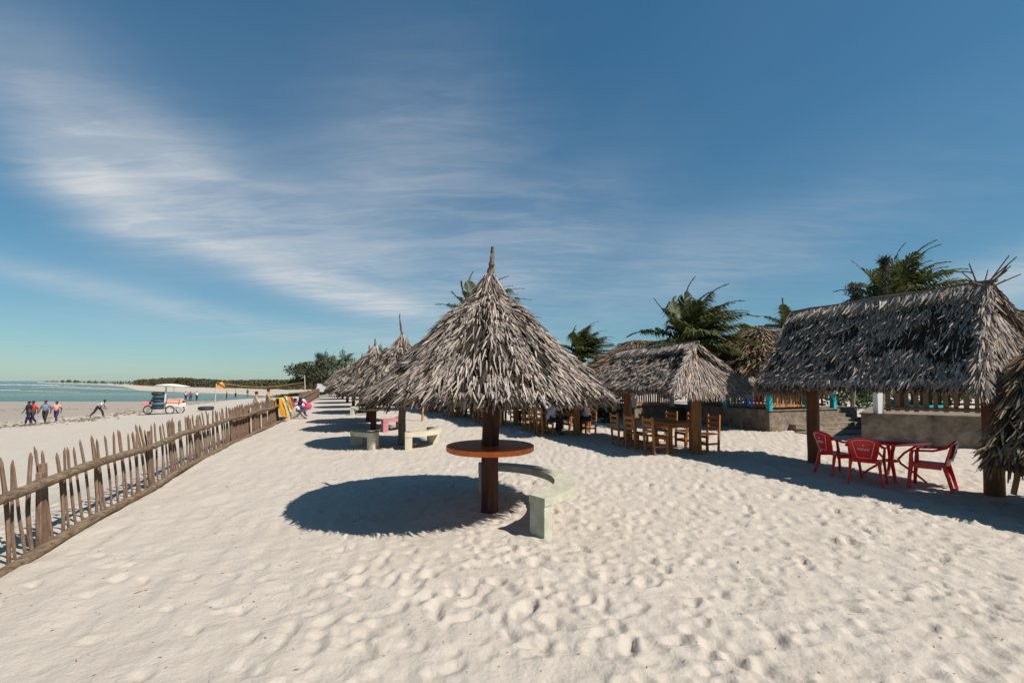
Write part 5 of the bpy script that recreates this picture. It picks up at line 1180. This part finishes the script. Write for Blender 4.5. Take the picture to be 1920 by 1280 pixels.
# ------------------------------------------------------------------ volleyball net
nl_, nr_ = on_ground(402, 768), Vector((-20.9, 46.0, 0)); nr_.z = ter(nr_.x, nr_.y)
vn = thing('volleyball_net', 'sagging yellow-taped volleyball net between two thin poles on the beach', 'net', nl_)
D_ = nr_ - nl_; ztop = 1.72 - nl_.z
MB().tube([(0, 0, -.1), (.05, 0, 1.3), (.12, 0, 2.55)], .045, 7, jit=.08).build('pole', M_PALEWOOD, vn)
MB().tube([D_ + Vector((0, 0, -.1)), D_ + Vector((.02, 0, 1.4)), D_ + Vector((-.05, 0, 2.75))], .045, 7, jit=.08).build('pole', M_PALEWOOD, vn)
P_ = lambda u, z: Vector((D_.x * u, D_.y * u, z))
top_z = lambda u: ztop - .45 * math.sin(u * math.pi); bot_z = lambda u: ztop - .62 - .62 * math.sin(u * math.pi) ** .8
for nm, fz, w in (('top_tape', top_z, .11), ('bottom_tape', bot_z, .10)):
    b = MB(); n = 24
    for i in range(n): b.bar(P_(.02 + .96 * i / n, fz(i / n)), P_(.02 + .96 * (i + 1) / n, fz((i + 1) / n)), w, .02, (0, 0, 1))
    b.build(nm, M_TAPE, vn)
b = MB()
for i in range(70):
    u = .02 + .96 * i / 69; b.bar(P_(u, top_z(u)), P_(u, bot_z(u)), .006)
for k in range(1, 6):
    for i in range(24):
        f = lambda u: top_z(u) + (bot_z(u) - top_z(u)) * k / 6
        b.bar(P_(.02 + .96 * i / 24, f(i / 24)), P_(.02 + .96 * (i + 1) / 24, f((i + 1) / 24)), .006)
b.build('mesh_cords', M_NET, vn, kind='stuff')
MB().add([(0.42, .2, ztop + .05), (.52, .25, ztop + .02), (.85, .4, ztop - .62), (0.0, 0, ztop - .55), (.42, .23, ztop + .05), (.52, .28, ztop + .02), (.85, .43, ztop - .62), (.0, .03, ztop - .55)], [(0, 1, 2, 3), (7, 6, 5, 4), (0, 4, 5, 1), (1, 5, 6, 2), (2, 6, 7, 3), (3, 7, 4, 0)]).build('side_cloth', cloth('netorange', (.78, .30, .08)), vn)
o = MB().torus((0, 0, .16), .52, .17, 22, 9).build('tyre', M_RUBBER, None, nl_ + Vector((-.75, -.1, 0)), smooth=True); tag(o, 'black tyre lying on the sand at the foot of the net pole', 'tyre')

# ------------------------------------------------------------------ ice-cream tricycle with tubes
cp = on_ground(310, 776)
ct = thing('cargo_tricycle', 'pink vendor tricycle with white canopy parked on the beach', 'tricycle', cp, R(8))
def wheel(x, y, rr, nm='wheel'):
    w = MB().torus((0, 0, 0), rr, .035, 26, 7, Matrix.Rotation(R(90), 3, 'X')).build(nm, M_RUBBER, ct, (x, y, rr + .03), smooth=True)
    MB().torus((0, 0, 0), rr - .05, .016, 24, 6, Matrix.Rotation(R(90), 3, 'X')).build('rim', M_DARKMET, w)
    b = MB()
    for k in range(10): a = k * math.pi / 10; b.bar((-(rr - .05) * math.cos(a), 0, -(rr - .05) * math.sin(a)), ((rr - .05) * math.cos(a), 0, (rr - .05) * math.sin(a)), .008)
    b.build('spokes', M_METAL, w)
wheel(.62, -.48, .36); wheel(.95, .48, .36); wheel(-1.45, 0, .36)
bx = MB().box((.82, 0, .80), (1.25, .86, .36), bev=.05, taper=1.04).build('box_body', M_METAL, ct)
def lidf(u, v): return (.22 + 1.3 * u, (v - .5) * .9, .985 + .36 * math.sin(min(1, max(0, v)) * math.pi) ** .5 * (1 - .25 * u * u))
MB().sheet(lidf, 10, 14, .02).build('striped_cover', M_PINK, ct, smooth=True)
MB().box((.82, 0, 1.36), (1.1, .55, .05), bev=.02).build('lid', M_WHITE, ct)
for k, xx in enumerate((.30, 1.35)): MB().box((xx, -.462, 1.05), (.06, .02, .34), Matrix.Rotation(.15, 3, 'Y')).build('stripe', M_RED, ct)
for a, b_ in (((.2, -.38, .5), (1.5, -.38, .5)), ((.2, .38, .5), (1.5, .38, .5)), ((.2, 0, .5), (-.7, 0, .48)), ((-.7, 0, .48), (-1.45, 0, .39)), ((-.7, 0, .48), (-.85, 0, .95)), ((-.85, 0, .9), (-1.45, 0, .39)), ((-.75, 0, .5), (-.1, 0, .95)), ((-.85, 0, .9), (-.1, 0, .95)), ((1.5, -.38, .5), (1.62, -.38, .75)), ((1.5, .38, .5), (1.62, .38, .75))):
    MB().bar(a, b_, .045).build('frame_tube', M_METAL, ct)
MB().box((-.9, 0, 1.0), (.28, .16, .08), bev=.03).build('saddle', M_RUBBER, ct)
MB().bar((-.1, -.3, 1.1), (-.1, .3, 1.1), .035).build('handlebar', M_RUBBER, ct); MB().box((-1.55, 0, .98), (.55, .42, .28), bev=.02).build('rear_crate', mat('crate_pink', (.75, .22, .24), .1, .6, 6), ct)
MB().bar((.02, -.2, .45), (.10, -.2, 2.55), .10).build('canopy_post', M_WHITE, ct); MB().bar((.45, .25, .9), (.5, .25, 2.5), .04).build('canopy_brace', M_METAL, ct)
def can(u, v): return (-.55 + 2.2 * u, (v - .5) * 1.3, 2.62 - .14 * u + .16 * math.sin(u * math.pi) ** .7 * math.sin(v * math.pi) ** .6)
MB().sheet(can, 14, 10, .05).build('canopy', M_WHITE, ct, smooth=True)
for i in range(5):
    c, s_ = math.cos(R(8)), math.sin(R(8)); lx = -.52 + (.06 if i % 2 else -.04)
    m = (M_RUBBER, cloth('tubeblue', (.05, .13, .17)), M_RUBBER, cloth('tubeteal', (.03, .08, .11)), M_RUBBER)[i]
    o = MB().torus((0, 0, 0), .40 - .02 * (i > 2), .155, 22, 9, Matrix.Rotation(.05 * (-1) ** i, 3, 'Y')).build('inner_tube', m, None, (cp.x + c * lx - s_ * -.1, cp.y + s_ * lx + c * -.1, cp.z + .62 + .30 * i), smooth=True)
    tag(o, ('lowest black', 'second blue', 'third black', 'fourth dark teal', 'topmost black')[i] + ' inner tube in the stack on the vendor tricycle', 'inner tube', 'inner tubes on the tricycle')

# ------------------------------------------------------------------ litter, twigs and seaweed
rn = np.random.default_rng(9)
def flecks(name, label, cat, P, size, m, rn, aspect=4):
    n = len(P); a = rn.uniform(0, 6.283, n); l = (np.asarray(size) * rn.uniform(.4, 1.6, n))[:, None]; d_ = np.stack([np.cos(a), np.sin(a), rn.normal(0, .25, n)], 1) * l; s_ = np.stack([-np.sin(a), np.cos(a), np.zeros(n)], 1) * l / aspect
    up_ = np.array([0, 0, 1.]) * (l / aspect * .45); d_[:, 2] *= .3
    V = np.stack([P - d_ * .5, P + s_ * .5, P + d_ * .5, P - s_ * .5, P + up_], 1).reshape(-1, 3)
    F_ = (np.array([(0, 1, 4), (1, 2, 4), (2, 3, 4), (3, 0, 4)])[None] + (np.arange(n) * 5)[:, None, None]).reshape(-1, 3)
    o = link(name, fast_mesh(name, V, F_, m), kind='stuff'); o['label'] = label; o['category'] = cat; return o
n = 5200; X_ = rn.uniform(-9, 13, n); Y_ = 1.5 + 22 * rn.random(n) ** 1.6; keep = s_of(X_, Y_) < -.3
P = np.stack([X_, Y_, np.zeros(n)], 1)[keep]; P[:, 2] = terrain(P[:, 0], P[:, 1]) + sand_h(P[:, 0], P[:, 1]) + .004
flecks('leaf_litter', 'scattered dark twigs and leaf bits on the trampled sand', 'litter', P, np.full(len(P), .022), M_LITTER, rn)
n = 130; X_ = rn.uniform(-8, 13, n); Y_ = 2.5 + 14 * rn.random(n) ** 1.2; keep = s_of(X_, Y_) < -.3; P = np.stack([X_, Y_, np.zeros(n)], 1)[keep]; P[:, 2] = sand_h(P[:, 0], P[:, 1]) + .006
flecks('twigs', 'few longer dry twigs and leaf strips lying on the sand', 'litter', P, np.full(len(P), .07), mat('dry_leaf', (.22, .14, .07), .3, .9, 5, island=.5), rn, 7)
W_ = []
for (pts, n, sp) in (([(-40, 806), (60, 797), (130, 791), (185, 785), (250, 772), (300, 766), (360, 757), (420, 750), (470, 746)], 520, 1.0), ([(0, 801), (120, 786), (230, 777), (270, 771)], 260, 2.0), ([(-20, 770), (60, 766), (150, 768), (240, 766)], 120, 1.5)):
    g = [on_ground(*p) for p in pts]
    for i in range(n):
        u = rn.random() * (len(g) - 1); j = int(u); q = g[j].lerp(g[j + 1], u - j); c = .5 + .5 * math.sin(u * 9)
        if rn.random() > .35 + .65 * c: continue
        W_.append((q.x + rn.normal(0, sp), q.y + rn.normal(0, sp * .5)))
W_ = np.array(W_); P = np.stack([W_[:, 0], W_[:, 1], terrain(W_[:, 0], W_[:, 1]) + sand_h(W_[:, 0], W_[:, 1]) + .02], 1)
flecks('seaweed', 'dark line of seaweed washed up along the beach', 'seaweed', P, np.full(len(P), .34), M_WEED, rn, 4)
